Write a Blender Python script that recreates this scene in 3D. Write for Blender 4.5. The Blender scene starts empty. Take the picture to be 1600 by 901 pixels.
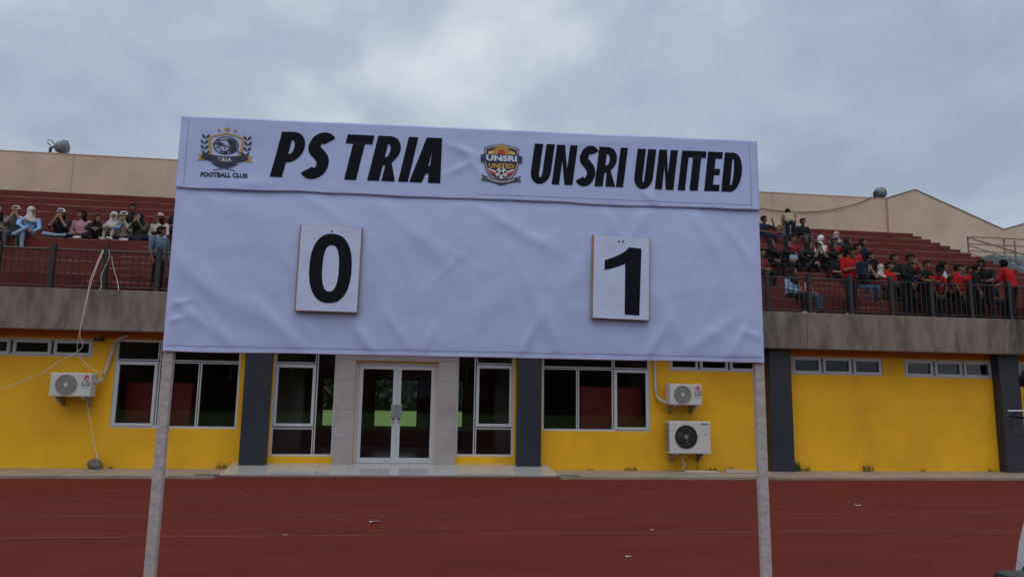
import bpy, bmesh, math, random
import numpy as np
from mathutils import Vector, Matrix, noise
R_ = math.radians
scene = bpy.context.scene
col = scene.collection
random.seed(7)

# ------------------------------------------------------------------ camera
def cam_axes(yaw, pitch, roll):
    y, p, r = R_(yaw), R_(pitch), R_(roll)
    F = Vector((math.sin(y)*math.cos(p), math.cos(y)*math.cos(p), math.sin(p)))
    Rt = Vector((math.cos(y), -math.sin(y), 0)); U = Rt.cross(F)
    return math.cos(r)*Rt+math.sin(r)*U, -math.sin(r)*Rt+math.cos(r)*U, F
cr, cu, cf = cam_axes(7.6, 8.8, 0.85)
cd = bpy.data.cameras.new('camera'); cam = bpy.data.objects.new('camera', cd); col.objects.link(cam)
cd.sensor_width = 36; cd.lens = 1180/1600*36; cd.clip_start = 0.05; cd.clip_end = 3000
M = Matrix(((cr.x, cu.x, -cf.x, 0), (cr.y, cu.y, -cf.y, -16.6), (cr.z, cu.z, -cf.z, 1.425), (0, 0, 0, 1)))
cam.matrix_world = M
scene.camera = cam

# ------------------------------------------------------------------ sky and light
SUN_EL, SUN_AZ = 66, 200       # overcast: very soft light from behind the camera
wd = bpy.data.worlds.new('World'); scene.world = wd; wd.use_nodes = True
nt = wd.node_tree; nt.nodes.clear()
def N(tree, t, **kw):
    n = tree.nodes.new(t)
    for k, v in kw.items():
        if k in n.inputs.keys(): n.inputs[k].default_value = v
        else: setattr(n, k, v)
    return n
wo = N(nt, 'ShaderNodeOutputWorld'); bg = N(nt, 'ShaderNodeBackground')
sky = N(nt, 'ShaderNodeTexSky', sky_type='NISHITA', sun_disc=False, sun_elevation=R_(SUN_EL), sun_rotation=R_(SUN_AZ), air_density=1.5, dust_density=4.0)
skm = N(nt, 'ShaderNodeMixRGB', blend_type='MULTIPLY'); skm.inputs[0].default_value = 1; skm.inputs[2].default_value = (.10, .10, .10, 1)
tc = N(nt, 'ShaderNodeTexCoord')
sep = N(nt, 'ShaderNodeSeparateXYZ'); nt.links.new(tc.outputs['Generated'], sep.inputs[0])
zz = N(nt, 'ShaderNodeMath', operation='ABSOLUTE'); nt.links.new(sep.outputs[2], zz.inputs[0])
za = N(nt, 'ShaderNodeMath', operation='ADD'); nt.links.new(zz.outputs[0], za.inputs[0]); za.inputs[1].default_value = .28
dx = N(nt, 'ShaderNodeMath', operation='DIVIDE'); nt.links.new(sep.outputs[0], dx.inputs[0]); nt.links.new(za.outputs[0], dx.inputs[1])
dy = N(nt, 'ShaderNodeMath', operation='DIVIDE'); nt.links.new(sep.outputs[1], dy.inputs[0]); nt.links.new(za.outputs[0], dy.inputs[1])
cmb = N(nt, 'ShaderNodeCombineXYZ'); nt.links.new(dx.outputs[0], cmb.inputs[0]); nt.links.new(dy.outputs[0], cmb.inputs[1])
n1 = N(nt, 'ShaderNodeTexNoise', Scale=1.1, Detail=7.0, Roughness=.52, Distortion=.25); nt.links.new(cmb.outputs[0], n1.inputs['Vector'])
n2 = N(nt, 'ShaderNodeTexNoise', Scale=3.6, Detail=6.0, Roughness=.55, Distortion=.4); nt.links.new(cmb.outputs[0], n2.inputs['Vector'])
nm = N(nt, 'ShaderNodeMixRGB'); nm.inputs[0].default_value = .28
nt.links.new(n1.outputs[0], nm.inputs[1]); nt.links.new(n2.outputs[0], nm.inputs[2])
ramp = N(nt, 'ShaderNodeValToRGB'); nt.links.new(nm.outputs[0], ramp.inputs[0])
e = ramp.color_ramp.elements
e[0].position = .39; e[0].color = (.355, .415, .52, 1)
e[1].position = .63; e[1].color = (.80, .85, .89, 1)
m = e.new(.50); m.color = (.47, .535, .63, 1)
nt.links.new(sky.outputs[0], skm.inputs[1])
mx = N(nt, 'ShaderNodeMixRGB'); mx.inputs[0].default_value = .90
nt.links.new(skm.outputs[0], mx.inputs[1]); nt.links.new(ramp.outputs[0], mx.inputs[2])
nt.links.new(mx.outputs[0], bg.inputs[0]); bg.inputs[1].default_value = 1.0
nt.links.new(bg.outputs[0], wo.inputs[0])
sd = bpy.data.lights.new('sun', 'SUN'); sd.energy = 1.1; sd.angle = R_(60); sd.color = (1, .97, .93)
sun = bpy.data.objects.new('sun', sd); col.objects.link(sun)
az, el = R_(SUN_AZ), R_(SUN_EL)
sdir = Vector((math.sin(az)*math.cos(el), math.cos(az)*math.cos(el), math.sin(el)))
sun.rotation_euler = (-sdir).to_track_quat('-Z', 'Y').to_euler()
vs = scene.view_settings; vs.view_transform = 'Standard'; vs.look = 'None'; vs.gamma = 1; vs.exposure = 0.0
vs.use_curve_mapping = False

# ------------------------------------------------------------------ materials
MATS = {}
def mat(name, c, rough=.8, var=.0, scale=3., bump=0., bscale=60., metal=0., spec=.5, c2=None, detail=6., coords='Object', vsc=(1, 1, 1)):
    if name in MATS: return MATS[name]
    m = bpy.data.materials.new(name); m.use_nodes = True; t = m.node_tree; b = t.nodes['Principled BSDF']
    b.inputs['Roughness'].default_value = rough; b.inputs['Metallic'].default_value = metal; b.inputs['Specular IOR Level'].default_value = spec
    b.inputs['Base Color'].default_value = (*c, 1)
    if var or c2 or bump:
        tcn = N(t, 'ShaderNodeTexCoord'); mp = N(t, 'ShaderNodeMapping'); mp.inputs['Scale'].default_value = vsc
        t.links.new(tcn.outputs[coords], mp.inputs[0])
    if var or c2:
        ns = N(t, 'ShaderNodeTexNoise', Scale=scale, Detail=detail, Roughness=.6); t.links.new(mp.outputs[0], ns.inputs['Vector'])
        rp = N(t, 'ShaderNodeValToRGB'); t.links.new(ns.outputs[0], rp.inputs[0])
        lo = tuple(x*(1-var) for x in c); hi = c2 if c2 else tuple(min(1, x*(1+var)) for x in c)
        rp.color_ramp.elements[0].position = .32; rp.color_ramp.elements[0].color = (*lo, 1)
        rp.color_ramp.elements[1].position = .70; rp.color_ramp.elements[1].color = (*hi, 1)
        t.links.new(rp.outputs[0], b.inputs['Base Color'])
    if bump:
        nb = N(t, 'ShaderNodeTexNoise', Scale=bscale, Detail=5.); t.links.new(mp.outputs[0], nb.inputs['Vector'])
        bp = N(t, 'ShaderNodeBump', Strength=bump, Distance=.02); t.links.new(nb.outputs[0], bp.inputs['Height']); t.links.new(bp.outputs[0], b.inputs['Normal'])
    MATS[name] = m; return m

def stain_mat(name, c, cs, lo=.5, hi=.66, vsc=(2.2, 2.2, .35), scale=1.6, rough=.85, bump=.25):
    # a wall colour with run-down stains of their own shape
    m = mat(name, c, rough, var=.12, scale=.9, bump=bump, bscale=30)
    t = m.node_tree; b = t.nodes['Principled BSDF']; src = b.inputs['Base Color'].links[0].from_socket
    tcn = N(t, 'ShaderNodeTexCoord'); mp = N(t, 'ShaderNodeMapping'); mp.inputs['Scale'].default_value = vsc; t.links.new(tcn.outputs['Object'], mp.inputs[0])
    ns = N(t, 'ShaderNodeTexNoise', Scale=scale, Detail=8., Roughness=.65, Distortion=.3); t.links.new(mp.outputs[0], ns.inputs['Vector'])
    rp = N(t, 'ShaderNodeValToRGB'); t.links.new(ns.outputs[0], rp.inputs[0])
    rp.color_ramp.elements[0].position = lo; rp.color_ramp.elements[0].color = (0, 0, 0, 1)
    rp.color_ramp.elements[1].position = hi; rp.color_ramp.elements[1].color = (1, 1, 1, 1)
    mix = N(t, 'ShaderNodeMixRGB'); t.links.new(rp.outputs[0], mix.inputs[0]); t.links.new(src, mix.inputs[1]); mix.inputs[2].default_value = (*cs, 1)
    t.links.new(mix.outputs[0], b.inputs['Base Color'])
    return m

YEL = stain_mat('yellow_plaster', (.78, .405, .006), (.62, .29, .005), .56, .80, (1, 1, .6), .8, .75, .08)
SHADE_ORG = mat('soffit_shade_orange', (.52, .15, .008), .75, var=.1, scale=2)  # shaded tone of the yellow wall, painted as a darker orange
CONC = stain_mat('stained_concrete', (.225, .185, .155), (.050, .045, .045), .43, .70, (1.8, 1.8, .55), 1.3)
BLUE = stain_mat('slate_blue_paint', (.020, .024, .036), (.034, .038, .05), .6, .8, (1, 1, .7), 2., .45, .1)
BEIGE = stain_mat('beige_render', (.57, .435, .35), (.49, .375, .30), .5, .75, (1, 1, .35), .5, .85, .1)
TERR = stain_mat('red_terrace_paint', (.135, .0165, .014), (.082, .011, .010), .46, .70, (3, 3, .7), 1.8, .85, .15)
EDGE = mat('worn_terrace_edge', (.12, .014, .012), .8, var=.05, scale=1.7, c2=(.33, .18, .16), vsc=(1, 3, 3))
TRACK = mat('red_running_track', (.134, .021, .013), .95, var=.16, spec=.15, scale=1.2, bump=.5, bscale=160, vsc=(.5, 2.2, 1))
LINE = mat('worn_track_line', (.135, .021, .013), .9, var=.0, scale=1.8, c2=(.175, .052, .042))
APRON = stain_mat('apron_concrete', (.30, .245, .20), (.20, .16, .13), .5, .7, (1, 1, 1), 1.5, .6, .2)
TILE = mat('glossy_white_tile', (.40, .39, .38), .10, var=.06, scale=.8)
GROUT = mat('tile_grout', (.22, .21, .20), .8)
ALU = mat('white_aluminium', (.50, .52, .55), .4, var=.05, scale=4, metal=0)
STONE = mat('grey_pink_stone', (.36, .31, .31), .35, var=.14, scale=1.3, c2=(.42, .40, .41))
DARK = mat('dark_rubber', (.012, .012, .014), .6)
GRASS = mat('pitch_grass', (.12, .215, .03), .9, var=.25, scale=.6, bump=.4, bscale=40)
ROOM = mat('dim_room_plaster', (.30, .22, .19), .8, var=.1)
FLOORIN = mat('lobby_floor_tile', (.30, .29, .28), .15)
REDCAB = mat('red_cabinet_paint', (.27, .017, .017), .5, var=.08, scale=2)
RAIL = mat('black_rail_paint', (.018, .017, .018), .5, var=.2, scale=5)
RUSTRAIL = mat('brown_rail_paint', (.24, .15, .12), .6, var=.2, scale=5)
BLUECONC = mat('blue_grey_concrete', (.20, .235, .27), .8, var=.2, scale=2)
WOOD = mat('bare_wood', (.36, .24, .14), .8, var=.25, scale=6, bump=.2, vsc=(4, 4, .5))
OLDWHITE = stain_mat('weathered_white_wood', (.43, .39, .39), (.13, .10, .09), .62, .74, (6, 6, .9), 3., .8, .4)
ACW = mat('air_conditioner_white', (.55, .55, .53), .45, var=.05, scale=3)
ACG = mat('air_conditioner_grille', (.17, .165, .16), .6)
ACB = mat('fan_black', (.012, .012, .013), .5)
PIPE = mat('white_pipe_wrap', (.48, .43, .40), .7, var=.12, scale=8)
STEEL = mat('galvanised_steel', (.30, .31, .33), .45, metal=.6, var=.2, scale=5)
CABLE = mat('white_cable', (.60, .57, .55), .6)
BLACKCABLE = mat('black_cable', (.02, .02, .022), .6)
INK = mat('black_print', (.008, .008, .016), .75, spec=.12)
NAVY = mat('navy_print', (.018, .019, .05), .45)
GOLD = mat('gold_print', (.47, .30, .055), .45)
WHITEP = mat('white_print', (.66, .68, .78), .5)
REDP = mat('red_print', (.50, .03, .035), .5)
REDTAPE = mat('red_tape', (.5, .03, .06), .5)

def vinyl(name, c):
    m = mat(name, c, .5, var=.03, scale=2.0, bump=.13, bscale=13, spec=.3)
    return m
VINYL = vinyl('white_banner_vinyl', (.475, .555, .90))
PAPER = mat('printed_card_sheet', (.57, .64, .92), .4, var=.03, scale=5, bump=.2, bscale=14)

def glass():
    m = bpy.data.materials.new('window_glass'); m.use_nodes = True; t = m.node_tree; t.nodes.clear()
    o = N(t, 'ShaderNodeOutputMaterial'); mx = N(t, 'ShaderNodeMixShader'); tr = N(t, 'ShaderNodeBsdfTransparent'); gl = N(t, 'ShaderNodeBsdfGlossy')
    tr.inputs[0].default_value = (.85, .86, .86, 1); gl.inputs['Roughness'].default_value = .015; gl.inputs['Color'].default_value = (.9, .95, 1, 1)
    fr = N(t, 'ShaderNodeFresnel', IOR=1.33); t.links.new(fr.outputs[0], mx.inputs[0]); t.links.new(tr.outputs[0], mx.inputs[1]); t.links.new(gl.outputs[0], mx.inputs[2])
    t.links.new(mx.outputs[0], o.inputs[0]); return m
GLASS = glass()

# ------------------------------------------------------------------ mesh helpers
class MB:
    def __init__(s): s.v = []; s.f = []
    def add(s, v, f):
        o = len(s.v); s.v += [tuple(p) for p in v]; s.f += [tuple(i+o for i in q) for q in f]; return s
    def box(s, x0, x1, y0, y1, z0, z1):
        return s.add([(x0,y0,z0),(x1,y0,z0),(x1,y1,z0),(x0,y1,z0),(x0,y0,z1),(x1,y0,z1),(x1,y1,z1),(x0,y1,z1)],
                     [(0,3,2,1),(4,5,6,7),(0,1,5,4),(1,2,6,5),(2,3,7,6),(3,0,4,7)])
    def tube(s, pts, r, k=8, r1=None):
        pts = [Vector(p) for p in pts]; n = len(pts); rings = []
        up = Vector((0, 0, 1))
        for i, p in enumerate(pts):
            d = (pts[min(i+1, n-1)]-pts[max(i-1, 0)]).normalized()
            a = d.cross(up if abs(d.z) < .95 else Vector((1, 0, 0))).normalized(); b = a.cross(d)
            rr = r if r1 is None else r+(r1-r)*i/(n-1)
            rings.append([p+(a*math.cos(2*math.pi*j/k)+b*math.sin(2*math.pi*j/k))*rr for j in range(k)])
        v = [q for rg in rings for q in rg]; f = []
        for i in range(n-1):
            for j in range(k): f.append((i*k+j, i*k+(j+1) % k, (i+1)*k+(j+1) % k, (i+1)*k+j))
        f.append(tuple(range(k))[::-1]); f.append(tuple((n-1)*k+j for j in range(k)))
        return s.add(v, f)
    def lathe(s, prof, org=(0, 0, 0), ax='z', k=24, a0=0, a1=2*math.pi):
        # prof: list of (r, h)
        v = []; f = []; full = abs(a1-a0-2*math.pi) < 1e-6; kk = k if full else k+1
        for r, h in prof:
            for j in range(kk):
                a = a0+(a1-a0)*j/k; c, q = r*math.cos(a), r*math.sin(a)
                p = {'z': (c, q, h), 'y': (c, h, q), 'x': (h, c, q)}[ax]; v.append((p[0]+org[0], p[1]+org[1], p[2]+org[2]))
        for i in range(len(prof)-1):
            for j in range(k if full else k):
                if full: f.append((i*kk+j, i*kk+(j+1) % kk, (i+1)*kk+(j+1) % kk, (i+1)*kk+j))
                else: f.append((i*kk+j, i*kk+j+1, (i+1)*kk+j+1, (i+1)*kk+j))
        return s.add(v, f)
    def ell(s, c, r, k=14, h=8, fn=None):
        v = []; f = []
        for i in range(h+1):
            th = math.pi*i/h
            for j in range(k):
                a = 2*math.pi*j/k; p = Vector((math.sin(th)*math.cos(a)*r[0], math.sin(th)*math.sin(a)*r[1], math.cos(th)*r[2]))
                if fn: p = fn(p)
                v.append((p.x+c[0], p.y+c[1], p.z+c[2]))
        for i in range(h):
            for j in range(k): f.append((i*k+j, (i+1)*k+j, (i+1)*k+(j+1) % k, i*k+(j+1) % k))
        return s.add(v, f)
    def prism(s, poly, y0, y1):
        # polygon in x,z extruded along y
        n = len(poly); v = [(x, y0, z) for x, z in poly]+[(x, y1, z) for x, z in poly]
        f = [tuple(range(n)), tuple(range(2*n-1, n-1, -1))]+[(i, i+n, (i+1) % n+n, (i+1) % n) for i in range(n)]
        return s.add(v, f)
    def mesh(s, name):
        me = bpy.data.meshes.new(name); me.from_pydata(s.v, [], s.f)
        bm = bmesh.new(); bm.from_mesh(me); bmesh.ops.recalc_face_normals(bm, faces=bm.faces); bm.to_mesh(me); bm.free(); return me
    def build(s, name, m, parent=None, smooth=False, bevel=0):
        me = s.mesh(name)
        if m: me.materials.append(m)
        if smooth:
            for p in me.polygons: p.use_smooth = True
        return link(name, me, parent, bevel)
def link(name, me, parent=None, bevel=0):
    o = bpy.data.objects.new(name, me); col.objects.link(o)
    if parent: o.parent = parent
    if bevel:
        b = o.modifiers.new('b', 'BEVEL'); b.width = bevel; b.segments = 2; b.limit_method = 'ANGLE'
    return o
def tag(o, label=None, cat=None, group=None, kind=None):
    if label: o['label'] = label
    if cat: o['category'] = cat
    if group: o['group'] = group
    if kind: o['kind'] = kind
    return o
def empty(name, label, cat, loc=(0, 0, 0), rz=0, group=None):
    o = bpy.data.objects.new(name, None); col.objects.link(o); o.location = loc; o.rotation_euler = (0, 0, rz); o.empty_display_size = .2
    return tag(o, label, cat, group)
def B(x0, x1, y0, y1, z0, z1): return MB().box(x0, x1, y0, y1, z0, z1)

# ------------------------------------------------------------------ ground
def sheet(name, x0, x1, y0, y1, z, m, n=1):
    o = MB().add([(x0,y0,z),(x1,y0,z),(x1,y1,z),(x0,y1,z)], [(0,1,2,3)]).build(name, m); o['kind'] = 'structure'; return o
sheet('ground', -600, 600, -600, 600, -.03, GRASS)
sheet('running_track', -70, 70, -26, -1.1, 0, TRACK)
for y in (-4.85, -6.4, -7.9):
    sheet('track_lane_line', -70, 70, y-.022, y+.022, .004, LINE)
ap = B(-40, -3.55, -1.58, .1, -.2, .05).box(3.05, 40, -1.58, .1, -.2, .05).build('apron_pavement', APRON); ap['kind'] = 'structure'
PY0, PZ0, PY1, PZ1 = -1.15, .03, .02, .165      # tiled entrance ramp, rising to the door
pl = MB().add([(-3.55, PY0, -.2), (3.05, PY0, -.2), (3.05, .3, -.2), (-3.55, .3, -.2), (-3.55, PY0, PZ0), (3.05, PY0, PZ0), (3.05, PY1, PZ1), (-3.55, PY1, PZ1), (3.05, .3, PZ1), (-3.55, .3, PZ1)],
              [(0, 3, 2, 1), (4, 5, 6, 7), (7, 6, 8, 9), (0, 1, 5, 4), (1, 2, 8, 6, 5), (3, 0, 4, 7, 9), (2, 3, 9, 8)]).build('entrance_platform', GROUT); pl['kind'] = 'structure'
nx, ny = 11, 2
tw, td, ta = 6.6/nx, math.hypot(PY1-PY0, PZ1-PZ0)/ny, math.atan2(PZ1-PZ0, PY1-PY0)
tme = B(-tw/2+.003, tw/2-.003, -td/2+.003, td/2-.003, -.004, .004).mesh('tile'); tme.materials.append(TILE)
for i in range(nx):
    for j in range(ny):
        q = (j+.5)/ny; o = link('tile', tme, pl); o.location = (-3.55+tw*(i+.5), PY0+(PY1-PY0)*q, PZ0+(PZ1-PZ0)*q+.003); o.rotation_euler = (ta+random.uniform(-.002, .002), random.uniform(-.002, .002), 0)

# ------------------------------------------------------------------ grandstand
gs = empty('grandstand', 'yellow walled stadium grandstand with red terraces above a stained concrete fascia', 'grandstand')
XL, XR = -20., 26.
holes = []          # x0, x1, z0, z1
WINS = []
def hole(x0, x1, z0, z1): holes.append((x0, x1, z0, z1))
hole(-8.88, -6.48, 2.28, 2.64); hole(-6.03, -3.53, .86, 2.66); hole(-2.84, -1.54, .31, 2.66); hole(-1.12, .62, .165, 2.30)
hole(1.03, 2.29, .33, 2.66); hole(2.92, 5.39, .89, 2.66); hole(5.84, 8.02, 2.26, 2.64); hole(8.81, 11.09, 2.24, 2.66); hole(11.65, 13.95, 2.23, 2.65)
hole(14.62, 16.9, 2.23, 2.65)
def wall_mesh(x0, x1, z0, z1, y0, y1, hs):
    xs = sorted({x0, x1, *[h[0] for h in hs], *[h[1] for h in hs]}); zs = sorted({z0, z1, *[h[2] for h in hs], *[h[3] for h in hs]})
    def solid(i, j):
        if i < 0 or j < 0 or i >= len(xs)-1 or j >= len(zs)-1: return False
        cx, cz = (xs[i]+xs[i+1])/2, (zs[j]+zs[j+1])/2
        return not any(h[0] < cx < h[1] and h[2] < cz < h[3] for h in hs)
    mb = MB()
    for i in range(len(xs)-1):
        for j in range(len(zs)-1):
            if not solid(i, j): continue
            a, b, c, d = xs[i], xs[i+1], zs[j], zs[j+1]
            mb.add([(a,y0,c),(b,y0,c),(b,y0,d),(a,y0,d)], [(0,1,2,3)]); mb.add([(a,y1,c),(b,y1,c),(b,y1,d),(a,y1,d)], [(3,2,1,0)])
            if not solid(i-1, j): mb.add([(a,y0,c),(a,y1,c),(a,y1,d),(a,y0,d)], [(3,2,1,0)])
            if not solid(i+1, j): mb.add([(b,y0,c),(b,y1,c),(b,y1,d),(b,y0,d)], [(0,1,2,3)])
            if not solid(i, j-1): mb.add([(a,y0,c),(b,y0,c),(b,y1,c),(a,y1,c)], [(3,2,1,0)])
            if not solid(i, j+1): mb.add([(a,y0,d),(b,y0,d),(b,y1,d),(a,y1,d)], [(0,1,2,3)])
    return mb
me = wall_mesh(XL, XR, 0, 2.83, 0, .18, holes)
def raw(mb, name, m, parent):
    me = bpy.data.meshes.new(name); me.from_pydata(mb.v, [], mb.f); me.materials.append(m)
    bm = bmesh.new(); bm.from_mesh(me); bmesh.ops.remove_doubles(bm, verts=bm.verts, dist=1e-4); bmesh.ops.recalc_face_normals(bm, faces=bm.faces); bm.to_mesh(me); bm.free()
    return link(name, me, parent)
raw(me, 'yellow_wall', YEL, gs)
# soffit shade and warm bounce on the yellow wall, coloured in as orange strips
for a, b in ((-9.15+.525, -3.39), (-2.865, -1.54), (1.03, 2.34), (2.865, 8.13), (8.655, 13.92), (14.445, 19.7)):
    B(a+.004, b-.004, -.006, .0, 2.668, 2.825).build('painted_shade_strip', SHADE_ORG, gs)
# pillars
for x in (-14.9, -9.15, -3.39, 2.34, 8.13, 13.92, 19.7):
    z0 = .10 if -4 < x < 3 else .05
    B(x, x+.525, -.25, -.001, z0, 2.80).build('pillar', BLUE, gs, bevel=.008)
# fascia and deck
for i in range(8):
    x0 = -20+i*5.79
    B(x0+.004, x0+5.786, -.5, -.3, 2.79, 3.62).build('fascia_panel', CONC, gs, bevel=.012)
B(XL, XR, -.298, 8.2, 2.83, 3.10).build('deck_slab', CONC, gs)
B(XL, XR, -.298, .32, 3.10, 3.612).build('deck_edge', TERR, gs)
# terrace rows
RZ = lambda n: 3.62+.44*(n+1)
RY = lambda n: .30+.95*n
XS = 18.55
AISLES = [(-6.75, -5.35), (10.45, 11.35)]
for n in range(10):
    xr = XS if n >= 4 else 25.5
    yb = RY(n+1)+.06 if n < 9 else 10.02
    row = B(XL, xr, RY(n), yb, RZ(n)-.62, RZ(n)).build('terrace_row', TERR, gs)
    B(XL, xr-.002, RY(n)-.004, RY(n)+.05, RZ(n)-.022, RZ(n)+.003).build('worn_edge', EDGE, row)
    for a, b in AISLES + [(17.3, XS)]:
        if (a > 17 and n < 4): continue
        st = B(a, b, RY(n)-.475, RY(n)+.01, RZ(n)-.5, RZ(n)-.22).build('aisle_step', TERR, row)
        if a < 17: B(a, b, RY(n)-.479, RY(n)-.43, RZ(n)-.24, RZ(n)-.217).build('aisle_edge', EDGE, row)
# back wall in panels with a coping
bx = [XL+4.2*i for i in range(9)]+[18.33]
bx = [b for b in bx if b < 18.0]+[18.33]
for a, b in zip(bx, bx[1:]):
    B(a+.006, b-.006, 10.0, 10.25, 7.6, 9.66).build('back_wall_panel', BEIGE, gs)
B(XL, 18.33, 9.985, 10.27, 9.661, 9.69).build('wall_coping', BEIGE, gs)
gp = [(18.34, 3.0), (18.34, 9.66), (19.53, 10.06), (23.26, 8.62), (24.6, 9.02), (34, 9.02), (34, 3.0)]
MB().prism(gp, 9.9, 10.2).build('gable_wall', BEIGE, gs)
cp = MB(); top = gp[1:6]
for (xa, za), (xb, zb) in zip(top, top[1:]):
    cp.add([(xa, 9.88, za+.002), (xb, 9.88, zb+.002), (xb, 10.22, zb+.002), (xa, 10.22, za+.002), (xa, 9.88, za+.045), (xb, 9.88, zb+.045), (xb, 10.22, zb+.045), (xa, 10.22, za+.045)],
           [(0,3,2,1),(4,5,6,7),(0,1,5,4),(1,2,6,5),(2,3,7,6),(3,0,4,7)])
cp.build('gable_coping', mat('grey_coping', (.19, .17, .16), .8, var=.15), gs)
# end stair with landing and railings
LD = XS+.36
B(LD+.1, 24.5, 5.2, 9.9, 3.2, 6.5).build('stair_landing', BLUECONC, gs)
for i in range(9):
    B(LD+.1, 20.6, 5.2-.36*(i+1), 5.2-.36*i-.001, 3.4, 6.5-.2*(i+1)).build('stair_step', BLUECONC, gs)
pp = MB(); ya, za, yb, zb = 6.6, 6.58, 1.9, 4.45
pp.add([(LD, ya+1.0, 4.0), (LD, ya+1.0, za), (LD, ya-1.1, za), (LD, yb, zb), (LD, yb, 3.62), (LD+.1, ya+1.0, 4.0), (LD+.1, ya+1.0, za), (LD+.1, ya-1.1, za), (LD+.1, yb, zb), (LD+.1, yb, 3.62)],
       [(0,1,2,3,4),(9,8,7,6,5),(0,5,6,1),(1,6,7,2),(2,7,8,3),(3,8,9,4),(4,9,5,0)])
pp.build('stair_parapet', BLUECONC, gs)
hr = empty('stair_railing', 'brown pipe railing round the stair landing before the gable wall', 'railing')
for x in (LD+.05, 20.34, 22.2, 24.1):
    MB().tube([(x, 6.6, 6.49), (x, 6.6, 7.42)], .03).build('post', RUSTRAIL, hr)
for k in range(4):
    MB().tube([(LD+.05, 6.6, 7.42-.25*k), (24.1, 6.6, 7.42-.25*k)], .022).build('rail', RUSTRAIL, hr)
for k in range(3):
    MB().tube([(LD+.05, 6.6, 7.40-.28*k), (LD+.05, 5.5, 7.40-.28*k-.5), (LD+.05, 1.95, 5.25-.28*k)], .022 if k else .03).build('sloping_rail', RUSTRAIL, hr)
for y, z in ((4.6, 6.0), (3.2, 5.3), (1.95, 4.42)):
    MB().tube([(LD+.05, y, z-.25), (LD+.05, y, z+.85)], .025).build('post', RUSTRAIL, hr)

# grey stone portal
for x0, x1 in ((-1.54, -1.13), (.625, 1.03)):
    zs = [.15, .70, 1.30, 1.90, 2.36]
    for a, b in zip(zs, zs[1:]): B(x0+.002, x1-.002, -.10, -.001, a+.002, b-.002).build('portal_slab', STONE, gs)
B(-1.54, -1.135, -.10, -.001, 2.362, 2.79).build('portal_slab', STONE, gs); B(.63, 1.03, -.10, -.001, 2.362, 2.79).build('portal_slab', STONE, gs)
B(-1.131, .626, -.096, -.001, 2.335, 2.79).build('portal_lintel', STONE, gs)
B(-1.12, .62, .02, .16, 2.302, 2.334).build('lintel_trim', mat('dark_red_trim', (.10, .012, .015), .5), gs)

# windows: frame mesh with panes and casements as sub-parts
def window(x0, x1, z0, z1, cells, casements=(), y=.02, name='window'):
    f = MB(); fw = .045
    xs = [(x0, x0+fw), (x1-fw, x1)]
    f.box(x0, x1, y, y+.07, z0, z0+fw); f.box(x0, x1, y, y+.07, z1-fw, z1)
    f.box(x0, x0+fw, y+.001, y+.069, z0+fw, z1-fw); f.box(x1-fw, x1, y+.001, y+.069, z0+fw, z1-fw)
    w = f.build(name, ALU, gs)
    for (a, b, c, d) in cells:
        B(a, b, y+.03, y+.036, c, d).build('pane', GLASS, w)
        g = MB(); h = .02
        g.box(a-h, b+h, y+.004, y+.066, d-.002, d+h); g.box(a-h, b+h, y+.005, y+.065, c-h, c+.002)
        g.box(a-h, a+.002, y+.006, y+.064, c, d); g.box(b-.002, b+h, y+.006, y+.064, c, d)
        g.build('mullion', ALU, w)
    for (a, b, c, d) in casements:
        g = MB(); h = .055
        g.box(a, b, y-.018, y+.03, d-h, d); g.box(a, b, y-.018, y+.03, c, c+h); g.box(a, a+h, y-.017, y+.029, c+h, d-h); g.box(b-h, b, y-.017, y+.029, c+h, d-h)
        g.build('casement', ALU, w, bevel=.004)
    return w
def grid_cells(xs, z0, z1, m=.03): return [(a+m, b-m, z0+m, z1-m) for a, b in zip(xs, xs[1:])]
def hi_window(xs, z0, z1):
    c = grid_cells(xs, z0, z1, .045); return window(xs[0], xs[-1], z0, z1, c, [(a+.03, b-.03, z0+.03, z1-.03) for a, b in zip(xs, xs[1:])])
hi_window([-8.88, -8.05, -7.27, -6.48], 2.28, 2.64)
hi_window([5.84, 6.56, 7.28, 8.02], 2.26, 2.64); hi_window([8.81, 9.57, 10.33, 11.09], 2.24, 2.66)
hi_window([11.65, 12.42, 13.18, 13.95], 2.23, 2.65); hi_window([14.62, 15.38, 16.14, 16.9], 2.23, 2.65)
window(-6.03, -3.53, .86, 2.66, grid_cells([-6.03, -5.17, -4.34, -3.53], .86, 2.23)+grid_cells([-6.03, -5.17, -3.53], 2.23, 2.66), [(-5.99, -5.19, .90, 2.20)])
window(-2.84, -1.54, .31, 2.66, grid_cells([-2.84, -1.96], .31, .90)+grid_cells([-2.84, -1.96], .90, 2.24)+grid_cells([-2.84, -1.96], 2.24, 2.66)+grid_cells([-1.96, -1.54], .31, 2.66), [(-2.80, -1.98, .93, 2.21)])
window(1.03, 2.29, .33, 2.66, grid_cells([1.45, 2.29], .33, .94)+grid_cells([1.45, 2.29], .94, 2.31)+grid_cells([1.45, 2.29], 2.31, 2.66)+grid_cells([1.03, 1.45], .33, 2.66), [(1.47, 2.25, .97, 2.28)])
window(2.92, 5.39, .89, 2.66, grid_cells([2.92, 3.73, 4.545, 5.39], .89, 2.27)+grid_cells([2.92, 4.545, 5.39], 2.27, 2.66), [(4.57, 5.35, .93, 2.25)])
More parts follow.
